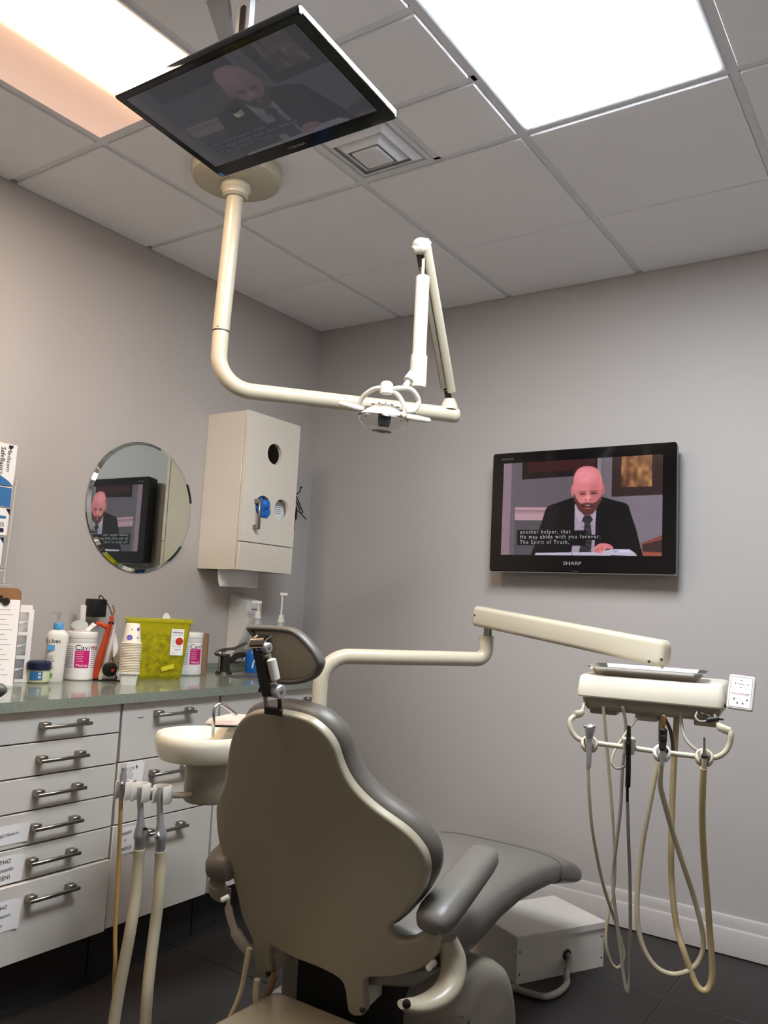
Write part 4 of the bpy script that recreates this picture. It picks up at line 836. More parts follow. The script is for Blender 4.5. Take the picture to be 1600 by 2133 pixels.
g = G(); bm.verts.index_update(); mp = {v.index: g.bm.verts.new(bpt(v.co.x, v.co.y, 0.)) for v in bm.verts}
for f in bm.faces: g.bm.faces.new([mp[v.index] for v in f.verts])
bm.free()
g.loops([[bpt(p[0], p[1], d) for p in inset(sh, i)] for i, d in rim], False, False)
bmesh.ops.remove_doubles(g.bm, verts=g.bm.verts[:], dist=2e-5)
shell = g.done('back_shell', 'beiged', ch, 60)
# bolts on the two legs of the shell
for a, b in ((550, 2035), (750, 2109)):
    s, tt = onback(a, b); g = G(); g.lathe([(.0, .004), (.005, .004), (.0065, .001), (.0065, -.004)], bpt(s, tt, 0), bn, 14); g.done('bolt', 'gun', shell)
# back cushion
CU_ = [(492, 1502), (510, 1487), (560, 1480), (600, 1486), (640, 1499), (670, 1524), (690, 1554), (704, 1598), (720, 1632), (742, 1662), (770, 1691), (800, 1717), (830, 1744), (852, 1771), (868, 1800), (874, 1830), (870, 1860), (855, 1890), (828, 1922), (790, 1950), (700, 1960), (600, 1930), (520, 1880), (478, 1845), (455, 1800), (442, 1768), (436, 1735), (436, 1700), (440, 1672), (453, 1648), (461, 1615), (466, 1580), (474, 1545)]
cu = ccw([(p.x, p.y) for p in spline([onback(a, b) for a, b in CU_], 4, True)])
g = G(); rings = []
for i, d in ((.012, .018), (.003, .024), (-.004, .034), (-.006, .048), (-.004, .062), (.004, .074), (.018, .084), (.04, .09)):
    rings.append([bpt(p[0], p[1], d) for p in inset(cu, i)])
g.loops(rings); g.done('back_cushion', 'vinyld', ch, 60)
# headrest bracket: slotted plate, link bar, two knobs, lever pad
def hpx(a, b, d): return PX(500+a/8.42, 1290+b/8.42, d=d)
DH = 1.80
def flat(name, pts, d, th, m, parent, bev=.0015, k=0):
    """a plate facing the rear, traced at its own distance"""
    P_ = [hpx(a, b, d) for a, b in pts]
    n = CF*1.; g = G(); q = [Vector((p.dot(CR), p.dot(CU))) for p in P_]; base = P_[0].dot(CF)
    o2 = ccw([(p.x, p.y) for p in q]); g.ringloft(o2, [(bev, base), (0, base+bev), (0, base+th-bev), (bev, base+th)], (Vector((0, 0, 0)), CR, CU, CF)); return g.done(name, m, parent, 35)
hb = flat('bracket_foot', [(425, 1660), (745, 1710), (735, 1590), (420, 1540)], DH-.004, .018, 'gun', ch)
flat('bracket_strut', [(400, 1360), (470, 1365), (490, 1560), (420, 1550)], DH+.0, .014, 'steel', ch)
flat('bracket_strut', [(655, 1390), (715, 1390), (735, 1600), (660, 1590)], DH+.0, .014, 'gun', ch)
flat('link_bar', [(215, 545), (385, 600), (425, 700), (520, 1130), (545, 1360), (395, 1360), (330, 1130), (255, 740)], DH-.012, .02, 'gun', ch)
flat('link_plate', [(315, 1270), (600, 1380), (640, 1370), (560, 1240), (500, 1180), (340, 1180)], DH+.008, .014, 'black', ch)
for (a, b, rr) in ((482, 500, .0115), (695, 1270, .0155)):
    c = hpx(a, b, DH-.008); kd = (CF*.55+CR*-.6).normalized()
    g = G(); g.lathe([(rr*.8, -.006), (rr, -.003), (rr, .02), (rr*.9, .022)], c, kd, 22); g.done('knob', 'alu', ch)
    g = G(); g.lathe([(rr*.3, -.0085), (rr*.3, -.005)], c, kd, 12); g.done('knob_screw', 'steel', ch)
g = G(); g.tube([hpx(190, 430, DH-.006), hpx(420, 420, DH-.004)], .0125, 18); g.done('pivot_barrel', 'brownrefl', ch)
for l in ([(165, 520), (185, 390), (310, 285)], [(400, 480), (440, 385), (550, 300)]):
    g = G(); g.tube(spline([hpx(a, b, DH-.018+.01*i) for i, (a, b) in enumerate(l)], 5), .0022, 6); g.done('spring_wire', 'chrome', ch)
c0, c1 = hpx(545, 690, DH-.012), hpx(630, 1075, DH-.012)
g = G(); g.tube([c0, c0+(c1-c0)*.06, c0+(c1-c0)*.94, c1], [.006, .0105, .0105, .006], 14, flat=(.9, 1.1)); g.done('release_pad', 'padgrey', ch)
flat('pad_backing', [(420, 660), (520, 620), (640, 1100), (540, 1120)], DH, .02, 'housing', ch, .003)
# headrest: ivory panel framed by a dark cushion
HC = PX(600, 1365, d=1.86); tH = math.radians(12); hv = Vector((0, -math.sin(tH), math.cos(tH))); hn = Vector((0, -math.cos(tH), -math.sin(tH)))
def onhead(a, b):
    px_, py_ = 500+a/8.42, 1290+b/8.42; r = PX(px_, py_, d=1.)-CAM; k = (HC-CAM).dot(hn)/r.dot(hn); p = CAM+r*k-HC; return (p.dot(X), p.dot(hv))
HO = [(136, 165), (180, 112), (330, 112), (600, 122), (800, 138), (930, 165), (1050, 240), (1170, 350), (1290, 490), (1390, 640), (1440, 760), (1425, 870), (1370, 985), (1270, 1065), (1130, 1115), (960, 1142), (780, 1142), (680, 1110), (560, 900), (420, 620), (260, 330)]
ho = ccw([(p.x, p.y) for p in spline([onhead(a, b) for a, b in HO], 5, True)])
def hd(s, dep): return -hn*dep
g = G(); rings = []
for i, d in ((.0125, -.003), (.0105, -.0075), (.006, -.0095), (.002, -.0075), (.0, -.001), (.0, .008), (.004, .017), (.010, .021), (.016, .023)): rings.append([HC+X*p[0]+hv*p[1]+hd(p[0], d) for p in inset(ho, i)])
g.loops(rings, cap0=True); g.done('headrest_cushion', 'vinyld', ch, 60)
g = G(); rings = []
for i, d in ((.0115, -.0025), (.0125, -.004), (.0145, -.0044)): rings.append([HC+X*p[0]+hv*p[1]+hd(p[0], d) for p in inset(ho, i)])
g.loops(rings, cap0=False); g.done('headrest_panel', 'beiged', ch, 60)
g = G(); cl = ccw([onhead(a, b) for a, b in ((250, 330), (340, 262), (560, 275), (540, 360), (400, 400))]); g.ringloft(cl, [(.001, .004), (0, .006), (0, .016), (.001, .018)], (HC, X, hv, hn)); g.done('headrest_clamp', 'black', ch)
# seat
def seat_ring(y, hw, zt, zb, p=3.4, n=44, cx=CXC):
    out = []
    for k in range(n):
        th = 2*math.pi*k/n; c, s = math.cos(th), math.sin(th)
        out.append(Vector((cx+hw*math.copysign(abs(c)**(2/p), c), y, (zt+zb)/2+(zt-zb)/2*math.copysign(abs(s)**(2/p), s))))
    return out
SS = [(-1.735, .2, .47, .42), (-1.73, .245, .49, .40), (-1.71, .262, .50, .385), (-1.66, .272, .508, .37), (-1.5, .27, .518, .362), (-1.35, .262, .521, .39), (-1.2, .25, .515, .398), (-1.05, .242, .5, .39), (-.95, .236, .484, .382), (-.86, .23, .464, .372)]
g = G(); g.loops([seat_ring(*s) for s in SS]); g.done('seat_cushion', 'vinyl', ch, 60)
SF = [(-.88, .235, .471, .370), (-.86, .2345, .4675, .366), (-.78, .23, .445, .348), (-.7, .222, .415, .33), (-.66, .212, .395, .324), (-.64, .19, .38, .33), (-.634, .15, .37, .342)]
g = G(); g.loops([seat_ring(*s) for s in SF]); g.done('toe_cover', 'vinyl', ch, 60)
g = G(); g.loops([seat_ring(y, hw, zt, zb, 4) for y, hw, zt, zb in ((-1.72, .15, .40, .34), (-1.66, .2, .385, .33), (-1.5, .2, .375, .33), (-1.2, .17, .405, .36), (-.95, .15, .39, .365))]); g.done('seat_pan', 'housing', ch, 50)
# armrests
def armpad(p, q, w, th, name='armrest_pad'):
    d = (q-p).normalized(); side = d.cross(Z).normalized(); up = side.cross(d); L_ = (q-p).length; rings = []
    for f, s in ((0, .35), (.02, .62), (.06, .85), (.14, 1.), (.5, .98), (.85, .92), (.94, .82), (.985, .6), (1., .3)):
        cc = p+d*L_*f; rings.append([cc+side*w/2*s**.6*math.copysign(abs(math.cos(a))**.7, math.cos(a))+up*th/2*s*math.copysign(abs(math.sin(a))**.75, math.sin(a)) for a in [2*math.pi*k/24 for k in range(24)]])
    g = G(); g.loops(rings); return g.done(name, 'vinyl', ch, 60)
armpad(PX(893, 1930, d=1.70), PX(1014, 1775, d=1.96), .085, .062)
# right support: a flattened curved bracket from under the pad, sweeping back beneath the seat
pth = [(932, 1955, 1.735, .024), (943, 1990, 1.735, .03), (944, 2030, 1.72, .031), (930, 2062, 1.70, .031), (905, 2083, 1.68, .028), (875, 2094, 1.66, .024), (850, 2095, 1.645, .02), (836, 2092, 1.635, .012)]
sp = spline([(*PX(a, b, d),) for a, b, d, r in pth], 5); rs = [w[0] for w in [(v.x,) for v in spline([(r, 0, 0) for *_, r in pth], 5)]]
g = G(); g.tube(sp, [max(.004, r) for r in rs], 18, flat=(1., .62)); ab = g.done('armrest_bracket', 'beiged', ch, 60)
g = G(); c = PX(847, 2091, d=1.622); g.lathe([(.0085, -.002), (.0085, .003), (.006, .005)], c, -CF, 16); g.lathe([(.004, .004), (.004, .0065)], c, -CF, 6); g.done('bolt', 'gun', ab)
g = G(); g.tube([PX(905, 1958, d=1.76), PX(905, 1985, d=1.78)], .008, 10); g.tube([PX(905, 1985, d=1.78), PX(915, 2005, d=1.80)], .010, 10); g.done('armrest_hinge', 'gun', ch)
g = G(); g.tube([PX(904, 2004, d=1.74), PX(893, 2016, d=1.72)], [.0075, .0065], 12); g.ball(PX(893, 2016, d=1.72), .0066); g.done('recline_lever', 'whitep', ch)
g = G(); g.tube([PX(476, 1868, d=1.86), PX(464, 1874, d=1.85)], [.006, .0055], 12); g.ball(PX(464, 1874, d=1.85), .0056); g.done('recline_lever', 'whitep', ch)
armpad(PX(449, 1818, d=2.02), PX(560, 1700, d=2.30), .085, .075)
g = G(); g.tube(spline([PX(452, 1838, d=2.05), PX(452, 1852, d=2.06), PX(466, 1862, d=2.08)], 5), [.03]*9+[.024, .018], 14, flat=(.8, .7)); g.done('armrest_bracket', 'beiged', ch)
# left wing of the seat pan sweeping round below the shell
g = G(); g.tube(spline([PX(478, 1850, d=2.08), PX(476, 1890, d=2.07), PX(486, 1930, d=2.06), PX(503, 1962, d=2.06), PX(524, 1982, d=2.07), PX(560, 1990, d=2.12)], 6), [.006]*6+[.012]*8+[.018]*8+[.02]*9, 14, flat=(1, .6)); g.done('side_wing', 'beige', ch)
# lift linkage, base housings
for a in ((548, 2022, 690, 1930), (742, 2095, 880, 2005)):
    s_, t_ = onback(a[0], a[1]); p = bpt(s_, t_, .022); q = p+Vector((.0, .30, .06)); d = (q-p).normalized(); sd = X; up = sd.cross(d)*-1
    up = up if up.z > 0 else -up
    g = G(); g.ringloft(rrect(-.006, -.028, .006, .02, .002), [(0, .0), (0, (q-p).length)], (p, X, up, d)); g.done('lift_link', 'lampw', ch)
g = G(); prof = spline([(-1.63, .02), (-1.63, .26), (-1.61, .31), (-1.57, .335), (-1.51, .36), (-1.44, .355), (-1.36, .315), (-1.305, .24), (-1.285, .15), (-1.285, .02)], 5)
pr = ccw([(p.x, p.y) for p in prof]); g.ringloft(pr, [(.03, -.25), (.008, -.245), (0, -.235), (0, .235), (.008, .258), (.028, .27), (.05, .274)], ((CXC+.02, 0, 0), Y, Z, X)); g.done('lift_housing', 'housing', ch, 50)
g = G(); g.ringloft(rrect(1.40, -2.25, 1.75, -1.71, .02), [(0, 0), (0, .235), (.004, .246), (.014, .25)], ((0, 0, 0), X, Y, Z)); g.done('rear_base_cover', 'beiged', ch, 50)
g = G(); g.ringloft(rrect(1.28, -1.95, 1.88, -1.1, .08), [(0, 0), (0, .012), (.01, .02)], ((0, 0, 0), X, Y, Z)); g.done('base_plate', 'dark', ch, 50)
g = G(); g.box((1.42, -1.66, .02), (1.72, -1.45, .345), .01); g.done('lift_column', 'inside', ch)  # coloured near-black to carry the shade of the gap behind the shell
def cable(l, r, m='hosel', parent=ch, name='cable'): g = G(); g.tube(spline(pxs(l), 6), r, 10); return g.done(name, m, parent, 60)
cable([(520, 1975, 1.98), (513, 2010, 1.98), (504, 2060, 1.98), (485, 2110, 1.97), (462, 2150, 1.97)], .007)
cable([(536, 2040, 1.96), (533, 2070, 1.96), (536, 2100, 1.96), (545, 2140, 1.96)], .008)
cable([(572, 2030, 2.0), (560, 2062, 2.0), (545, 2090, 2.0), (520, 2108, 1.99), (485, 2125, 1.98), (455, 2150, 1.97)], .009, 'hosebr')
# ================================================================== white utility box on the floor under the toe end
a, b, c = Vector((1.603, -.750, 0)), Vector((1.776, -.412, 0)), Vector((1.386, -.638, 0))
eu = (b-a); L_ = eu.length; eu.normalize(); ev = Vector((-eu.y, eu.x, 0)); wd = .265
t = thing('junction_box', 'white utility box on the floor below the toe of the chair', 'box', (a+b)/2)
g = G(); g.ringloft(rrect(0, 0, L_, wd, .002, 1), [(0, 0), (0, .128)], (a, eu, ev, Z)); bx = g.done('body', 'white', t, 30)
g = G(); g.ringloft(rrect(-.004, -.006, L_+.004, wd+.004, .003, 1), [(0, .128), (0, .148), (.003, .15)], (a, eu, ev, Z)); g.done('lid', 'white', t, 30)
for p, q in ((.012, .1), (.012, .03), (L_-.012, .1), (L_-.012, .03)): g = G(); g.lathe([(.003, 0), (.003, .0015)], a+eu*p+Z*q-ev*.0, -ev, 10); g.done('screw', 'gun', bx)
hc_ = a+eu*(L_*.56)+Z*.062; g = G(); g.lathe([(.017, 0), (.017, .001)], hc_, -ev, 24); g.done('cable_hole_shade', 'inside', bx)  # flat dark disc paints the shade of the opening
g = G(); g.lathe([(.0165, .0), (.0195, .0), (.0195, .0015), (.0165, .0015)], hc_, -ev, 24, False, False); g.done('hole_rim', 'housing', bx)
cp = [hc_+ev*.01, hc_-ev*.012-Z*.008, PX(1180, 2030, z=.03), PX(1181, 2048, z=.012), PX(1165, 2066, z=.011), PX(1135, 2076, z=.011), PX(1100, 2068, z=.011), PX(1060, 2055, z=.011), PX(1000, 2045, z=.011)]
g = G(); g.tube(spline(cp, 7), .0105, 10); g.done('cable', 'hoseg', t, 60)
# ================================================================== assistant stool, only the end of its arm pad in view
sc = PX(-270, 1560, d=1.75); t = thing('assistant_stool', 'grey padded arm end of a stool at the picture edge beside the worktop', 'stool', (sc.x, sc.y, 0))
P0, P1 = PX(-300, 1430, d=1.74), PX(13, 1438, d=1.74); d = (P1-P0)
g = G(); g.tube([P0, P0+d*.02, P0+d*.9, P0+d*.97, P1], [.008, .017, .017, .014, .006], 18); g.done('arm_pad', 'vinyld', t, 60)
g = G(); g.tube(spline([P0+d*.4-Z*.012, P0+d*.4-Z*.12, Vector((sc.x, sc.y, .62)), Vector((sc.x, sc.y, .5))], 5), .011, 10); g.done('arm_support', 'steel', t)
g = G(); g.lathe([(.0, .5), (.12, .5), (.17, .505), (.185, .53), (.18, .565), (.12, .58), (.0, .582)], (sc.x, sc.y, 0), n=36); g.done('seat', 'vinyl', t)
g = G(); g.lathe([(.022, .06), (.022, .5)], (sc.x, sc.y, 0), n=18); g.done('gas_column', 'steel', t)
for k in range(5):
    an = 2*math.pi*k/5+.3; q = Vector((sc.x+.23*math.cos(an), sc.y+.23*math.sin(an), .06)); g = G(); g.tube([Vector((sc.x, sc.y, .09)), q], [.02, .014], 10); lg = g.done('leg', 'black', t)
    g = G(); g.lathe([(.022, -.01), (.025, -.005), (.025, .005), (.022, .01)], q-Z*.035, Vector((math.cos(an+1), math.sin(an+1), 0)), 16); g.done('caster', 'black', lg)
# ================================================================== cuspidor with suction holders
BC = PX(424, 1530, d=2.4); BZ = BC.z-.058
cs = thing('cuspidor', 'cream porcelain spittoon bowl with chrome rinse spout beside the chair', 'spittoon', (BC.x, BC.y, BZ-.15))
g = G(); g.lathe([(.09, -.012), (.118, -.008), (.128, .004), (.137, .04), (.137, .056), (.131, .064), (.123, .062), (.116, .05), (.10, .022), (.03, .008), (.0, .008)], (BC.x, BC.y, BZ), n=60); g.done('bowl', 'bowl', cs, 60)
PC = Vector((BC.x+.022, BC.y+.012, 0))
g = G(); g.lathe([(.064, BZ-.125), (.068, BZ-.12), (.069, BZ-.01)], PC, n=36); g.done('pod', 'beiged', cs)
g = G(); g.ball(PX(389, 1592, d=2.345), .0035); g.done('pod_screw', 'beiged', cs)
post = PX(664, 1480, d=2.6); 
g = G(); g.box((0, -.06, BZ-.115), ((Vector((post.x, post.y, 0))-PC).length-.03, .06, BZ-.012), .012, mtx=Matrix.Translation(PC) @ Matrix.Rotation(math.atan2(post.y-PC.y, post.x-PC.x), 4, 'Z')); g.done('pod_arm', 'housing', cs)
g = G(); g.tube(spline(pxs([(443, 1535, 2.37), (445, 1505, 2.37), (446, 1480, 2.37), (452, 1469, 2.38), (462, 1467, 2.39), (478, 1478, 2.41), (492, 1489, 2.43)]), 6), .0052, 12); g.done('rinse_spout', 'chrome', cs)
g = G(); P_ = pxs([(428, 1508, 2.44), (437, 1499, 2.46), (480, 1490, 2.52), (530, 1492, 2.58), (530, 1512, 2.42), (447, 1510, 2.38)]); g.loops([P_, [p+Z*.005 for p in P_]]); g.done('splash_cover', 'pink', cs, 0)
g = G(); g.loops([[p-Z*.006 for p in inset_ ] for inset_ in ([P_[0]+(P_[3]-P_[0])*.1, P_[1], P_[2], P_[3], P_[4]-Z*.0, P_[5]],)] + [[p-Z*.0005 for p in P_]]); g.done('cover_edge', 'black', cs, 0)
# assistant's holder bar
g = G(); g.tube(spline(pxs([(408, 1628, 2.345), (412, 1642, 2.34), (403, 1652, 2.33), (385, 1656, 2.32), (362, 1656, 2.305), (345, 1654, 2.30)]), 6), .0085, 14); g.done('holder_tube', 'beige', cs)
g = G(); g.tube(pxs([(352, 1659, 2.305), (240, 1644, 2.27)]), .011, 12, flat=(1.5, .6)); g.done('holder_bar', 'lampw', cs)
def cclip(px_, py_, d, r=.027, h=.046, open_dir=None):
    c = PX(px_, py_, d=d); fw = (VW-Vector((c.x, c.y, 0))).normalized(); sd = Vector((-fw.y, fw.x, 0)); od = (fw*.8-sd*.45).normalized(); os_ = Vector((-od.y, od.x, 0)); n = 18
    ri = r*.62; prof = []
    for k in range(n+1):
        a = math.radians(38+284*k/n); prof.append((math.cos(a), math.sin(a)))
    pts = [(p[0]*r*(1.12 if i in (0, n) else 1), p[1]*r) for i, p in enumerate(prof)] + [(p[0]*ri, p[1]*ri) for p in reversed(prof)]
    g = G(); g.ringloft(ccw(pts), [(.0015, -h/2), (0, -h/2+.002), (0, h/2-.002), (.0015, h/2)], (c, od, os_, Z)); return g, c
HP = [(338, 1654, 2.275), (293, 1650, 2.26), (258, 1645, 2.25)]
for q in HP[:2]: g, c = cclip(*q); g.done('holder_clip', 'lampw', cs)
g, c = cclip(*HP[2], r=.024); g.done('holder_clip', 'lampw', cs)
def revpath(l, n=14): g = G(); g.tube([PX(a, b, d=d) for a, b, d, r in l], [r for *_, r in l], n); return g
# two suction handpieces and a syringe, with their hoses
t = thing('suction_handpiece', 'steel suction valve with thick cream hose, nearer the chair', 'handpiece', PX(336, 1770, d=2.25), 'suction handpieces on the spittoon bar')
g = revpath([(333, 1640, 2.262, .0055), (332, 1655, 2.262, .0085), (333, 1690, 2.262, .0085), (334, 1716, 2.262, .010), (335, 1736, 2.262, .0165), (335, 1746, 2.262, .0165), (335, 1752, 2.262, .0135), (334, 1772, 2.262, .0135), (334, 1776, 2.262, .011)]); g.done('valve_body', 'alu', t)
g = G(); g.tube(pxs([(327, 1739, 2.245), (322, 1746, 2.24)]), [.008, .006], 10); g.done('valve_lever', 'chrome', t)
g = G(); g.tube(spline(pxs([(334, 1772, 2.262), (334, 1800, 2.262), (331, 1860, 2.25), (323, 1930, 2.24), (314, 2000, 2.22), (307, 2070, 2.2), (303, 2133, 2.19), (302, 2165, 2.18)]), 6), .0155, 16); g.done('hose', 'hosel', t, 60)
t = thing('suction_handpiece', 'steel suction valve with thick cream hose, middle of the holder bar', 'handpiece', PX(290, 1760, d=2.25), 'suction handpieces on the spittoon bar')
g = revpath([(291, 1640, 2.25, .0055), (291, 1652, 2.25, .0085), (293, 1690, 2.25, .0085), (293, 1712, 2.25, .010), (292, 1736, 2.25, .0165), (291, 1746, 2.25, .0165), (291, 1750, 2.25, .0135), (290, 1768, 2.25, .0135), (289, 1773, 2.25, .011)]); g.done('valve_body', 'alu', t)
g = G(); g.tube(pxs([(301, 1726, 2.24), (306, 1727, 2.235)]), [.005, .003], 10); g.done('valve_lever', 'gun', t)
g = G(); g.tube(spline(pxs([(290, 1768, 2.25), (288, 1800, 2.25), (283, 1860, 2.24), (273, 1930, 2.22), (260, 2000, 2.21), (247, 2070, 2.2), (237, 2133, 2.19), (233, 2165, 2.18)]), 6), .0155, 16); g.done('hose', 'hosel', t, 60)
t = thing('water_syringe', 'slim pale syringe with an amber tube at the end of the holder bar', 'syringe', PX(256, 1640, d=2.24))
g = revpath([(258, 1598, 2.24, .006), (258, 1606, 2.24, .0065), (257, 1616, 2.24, .0095), (257, 1630, 2.24, .0105), (254, 1645, 2.24, .0085), (252, 1662, 2.24, .0065)]); g.done('body', 'alu', t)
g = G(); g.ball(PX(254, 1633, d=2.227), .006); g.done('button', 'chrome', t)
g = G(); g.ringloft(rrect(-.006, -.018, .006, .018, .001, 1), [(0, 0), (0, .001)], (PX(271, 1613, d=2.3), CR, CU, -CF)); g.done('striped_tag', 'paper', t, 0)
g = G(); g.tube(spline(pxs([(252, 1660, 2.24), (251, 1700, 2.24), (248, 1780, 2.24), (244, 1860, 2.23), (240, 1940, 2.22), (240, 2000, 2.21), (238, 2060, 2.21), (244, 2120, 2.20), (250, 2165, 2.19)]), 6), .0058, 10); g.done('tube', 'hoseb', t, 60)
# ================================================================== delivery arm and instrument head
du = thing('delivery_unit', 'ivory swing arm carrying a flat instrument head with hanging hoses', 'instrument unit', (post.x, post.y, 0))
PB = Vector((post.x+.0, post.y, 0)); zt = PX(720, 1368, d=2.62).z
el = PX(1012, 1366, d=2.8); el.z = zt+.006; el0 = Vector((el.x, el.y, el.z))
adir = (Vector((el.x, el.y, 0))-PB).normalized(); Rb = .09
pth = [PB+Z*.02, PB+Z*(zt-Rb-.1)]+[PB+Z*(zt-Rb)+adir*(Rb-Rb*math.cos(a))+Z*(Rb*math.sin(a)) for a in [math.radians(7.5*k) for k in range(13)]]
Re = .035; e0 = Vector((el.x, el.y, zt+.004))-adir*Re
pth += [e0]+[e0+adir*(Re*math.sin(a))+Z*(Re-Re*math.cos(a)) for a in [math.radians(15*k) for k in range(1, 7)]]
zb = PX(1012, 1328, d=2.8).z; pth += [Vector((pth[-1].x, pth[-1].y, zb))]
g = G(); g.tube(pth, .0245, 22); g.done('swing_tube', 'beige', du, 60)
g = G(); g.lathe([(.09, 0), (.09, .012), (.04, .03), (.03, .05)], PB, n=32); g.done('floor_flange', 'housing', du)
pv = Vector((pth[-1].x, pth[-1].y, zb)); g = G(); g.lathe([(.0255, -.004), (.0255, .003), (.02, .006)], pv, n=22); g.done('tube_cap', 'beige', du)
g = G(); g.tube([pv, pv+Z*.045], .010, 12); g.done('pivot_pin', 'steel', du); g = G(); g.tube([pv+adir*.014, pv+adir*.014+Z*.03], .005, 8); g.done('pin_guard', 'green', du)
# box-section spring arm
A0 = PX(992, 1282, d=2.82); A1 = PX(1390, 1363, d=2.29); ad = (A1-A0); L_ = ad.length; ad.normalize(); asd = ad.cross(Z).normalized(); aup = asd.cross(ad)
g = G(); rings = []
for f, s in ((0, .6), (.008, .85), (.02, 1.), (.98, 1.), (.992, .88), (1., .65)): rings.append([A0+ad*(L_*f)+asd*p[0]*s+aup*p[1]*s for p in rrect(-.028, -.034-.003*f, .028, .034+.003*f, .014)])
g.loops(rings); sa = g.done('spring_arm', 'beige', du, 50)
for a_, b_, dd in ((989, 1281, 2.78), (994, 1291, 2.78), (1006, 1295, 2.77), (1352, 1378, 2.28), (1378, 1374, 2.235)):
    g = G(); g.ball(PX(a_, b_, d=dd+.008), .0042 if dd < 2.5 else .0032); g.done('screw', 'gun', sa)
# instrument head
H0 = PX(1199, 1447, d=2.15); H1 = PX(1511, 1478, d=1.99); H1.z = H0.z = (H0.z+H1.z)/2
hu_ = (H1-H0); HW = hu_.length; hu_.normalize(); hw_ = Vector((-hu_.y, hu_.x, 0)); HZ = H0.z
def hq(a, b, z): return H0+hu_*a+hw_*b+Z*z
fr = (H0, hu_, hw_, Z)
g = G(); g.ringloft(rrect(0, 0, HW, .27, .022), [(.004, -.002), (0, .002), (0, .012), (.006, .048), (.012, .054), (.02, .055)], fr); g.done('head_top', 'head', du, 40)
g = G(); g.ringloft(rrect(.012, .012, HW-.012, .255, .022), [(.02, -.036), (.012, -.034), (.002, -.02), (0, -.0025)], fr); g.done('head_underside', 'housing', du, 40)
for x0, x1, dz in ((.03, .10, .046), (.145, .2, .052), (HW-.075, HW-.02, .05)): g = G(); g.box((0, 0, 0), (x1-x0, .05, .02), .006, mtx=Matrix.Translation(hq(x0, .03, -dz)) @ Matrix.Rotation(math.atan2(hu_.y, hu_.x), 4, 'Z')); g.done('hose_port', 'housing', du)
g = G(); q = A1-ad*.03; g.tube([Vector((q.x, q.y, HZ+.05)), Vector((q.x, q.y, q.z-.01))], .018, 16); g.done('head_pivot', 'beige', du)
# touch pad on the side
c = PX(1543, 1442, d=1.97); pu = (PX(1568, 1450, d=1.96)-PX(1519, 1443, d=1.99)).normalized(); pv_ = (PX(1521, 1405, d=2.01)-PX(1518, 1470, d=1.985)).normalized(); pv_ = (pv_-pu*pv_.dot(pu)).normalized(); pn = pu.cross(pv_)
g = G(); g.ringloft(rrect(-.029, -.041, .029, .041, .006), [(.002, -.017), (0, -.013), (0, -.002), (.002, 0)], (c, pu, pv_, pn)); tp = g.done('touch_pad', 'whitep', du, 40)
g = G(); g.ringloft(rrect(-.024, -.036, .024, .036, .003), [(0, 0), (0, .0006)], (c, pu, pv_, pn)); g.done('pad_face', 'paper', tp, 0)
g = G(); b_ = rrect(-.0245, -.0365, .0245, .0365, .003); i_ = rrect(-.0237, -.0357, .0237, .0357, .0025); O_ = c+pn*.0008; g.loops([[O_+pu*p[0]+pv_*p[1] for p in b_], [O_+pu*p[0]+pv_*p[1] for p in i_]], False, False); g.done('pad_outline', 'greyink', tp, 0)
for a_, b_, pts in ((0, .028, ((-.003, 0), (.003, 0), (0, .002))), (0, .012, ((-.003, 0), (0, -.002), (.003, 0))), (-.012, .02, ((0, -.002), (0, .002), (-.003, 0))), (.014, .0195, ((0, -.002), (.003, 0), (0, .002)))):
    g = G(); g.face([c+pn*.0011+pu*(a_+p[0])+pv_*(b_+p[1]) for p in pts]); g.done('arrow_mark', 'ink', tp, 0)
g = G(); g.tube(spline([c+pn*.001+pu*a_+pv_*b_ for a_, b_ in ((-.008, .022), (-.006, .0195), (.002, .0195), (.008, .017))], 4), .0004, 4); g.done('chair_icon', 'greyink', tp)
text('lettering', 'DiamondCL', .0072, (c+pn*.0006-pu*.004+pv_*(-.004), pu, pv_), 'crimson', tp); g = G(); g.tube([c+pn*.001+pu*(.0175+.004*math.cos(k*.7))+pv_*(-.0045+.002*math.sin(k*.7)) for k in range(8)], .0004, 4); g.done('logo_swirl', 'navy', tp)
for a_, b_ in ((-.013, -.017), (.016, -.017), (-.005, -.026), (.007, -.026)): g = G(); g.ringloft(rrect(-.0022, -.0022, .0022, .0022, .0006, 1), [(0, 0), (0, .0003)], (c+pn*.0008+pu*a_+pv_*b_, pu, pv_, pn)); g.done('button_mark', 'greyink', tp, 0)
g = G(); g.tube([hq(HW-.004, .02, .004), c-pn*.008-pu*.024-pv_*.03], .004, 8); g.done('pad_stalk', 'gun', du)
# holder bar
bar = [(1196, 1492, 2.085), (1188, 1500, 2.08), (1188, 1513, 2.075), (1194, 1528, 2.07), (1205, 1539, 2.065), (1222, 1545, 2.06), (1250, 1549, 2.045), (1310, 1557, 2.015), (1380, 1567, 1.98), (1440, 1574, 1.95), (1470, 1578, 1.935), (1493, 1577, 1.925), (1510, 1567, 1.92), (1520, 1550, 1.92), (1523, 1533, 1.92), (1522, 1522, 1.925)]
g = G(); g.tube(spline(pxs(bar), 5), .0064, 14); g.done('holder_bar', 'beige', du, 60)
for l in ([(1218, 1462, 2.16), (1214, 1478, 2.12), (1210, 1486, 2.10), (1196, 1488, 2.085)], [(1488, 1487, 2.02), (1494, 1508, 1.97), (1502, 1516, 1.94), (1522, 1524, 1.925)]):
    g = G(); g.tube(spline(pxs(l), 5), [.0045]*8+[.0085]*8, 10, flat=(1.2, .8)); g.done('bar_bracket', 'beige', du)
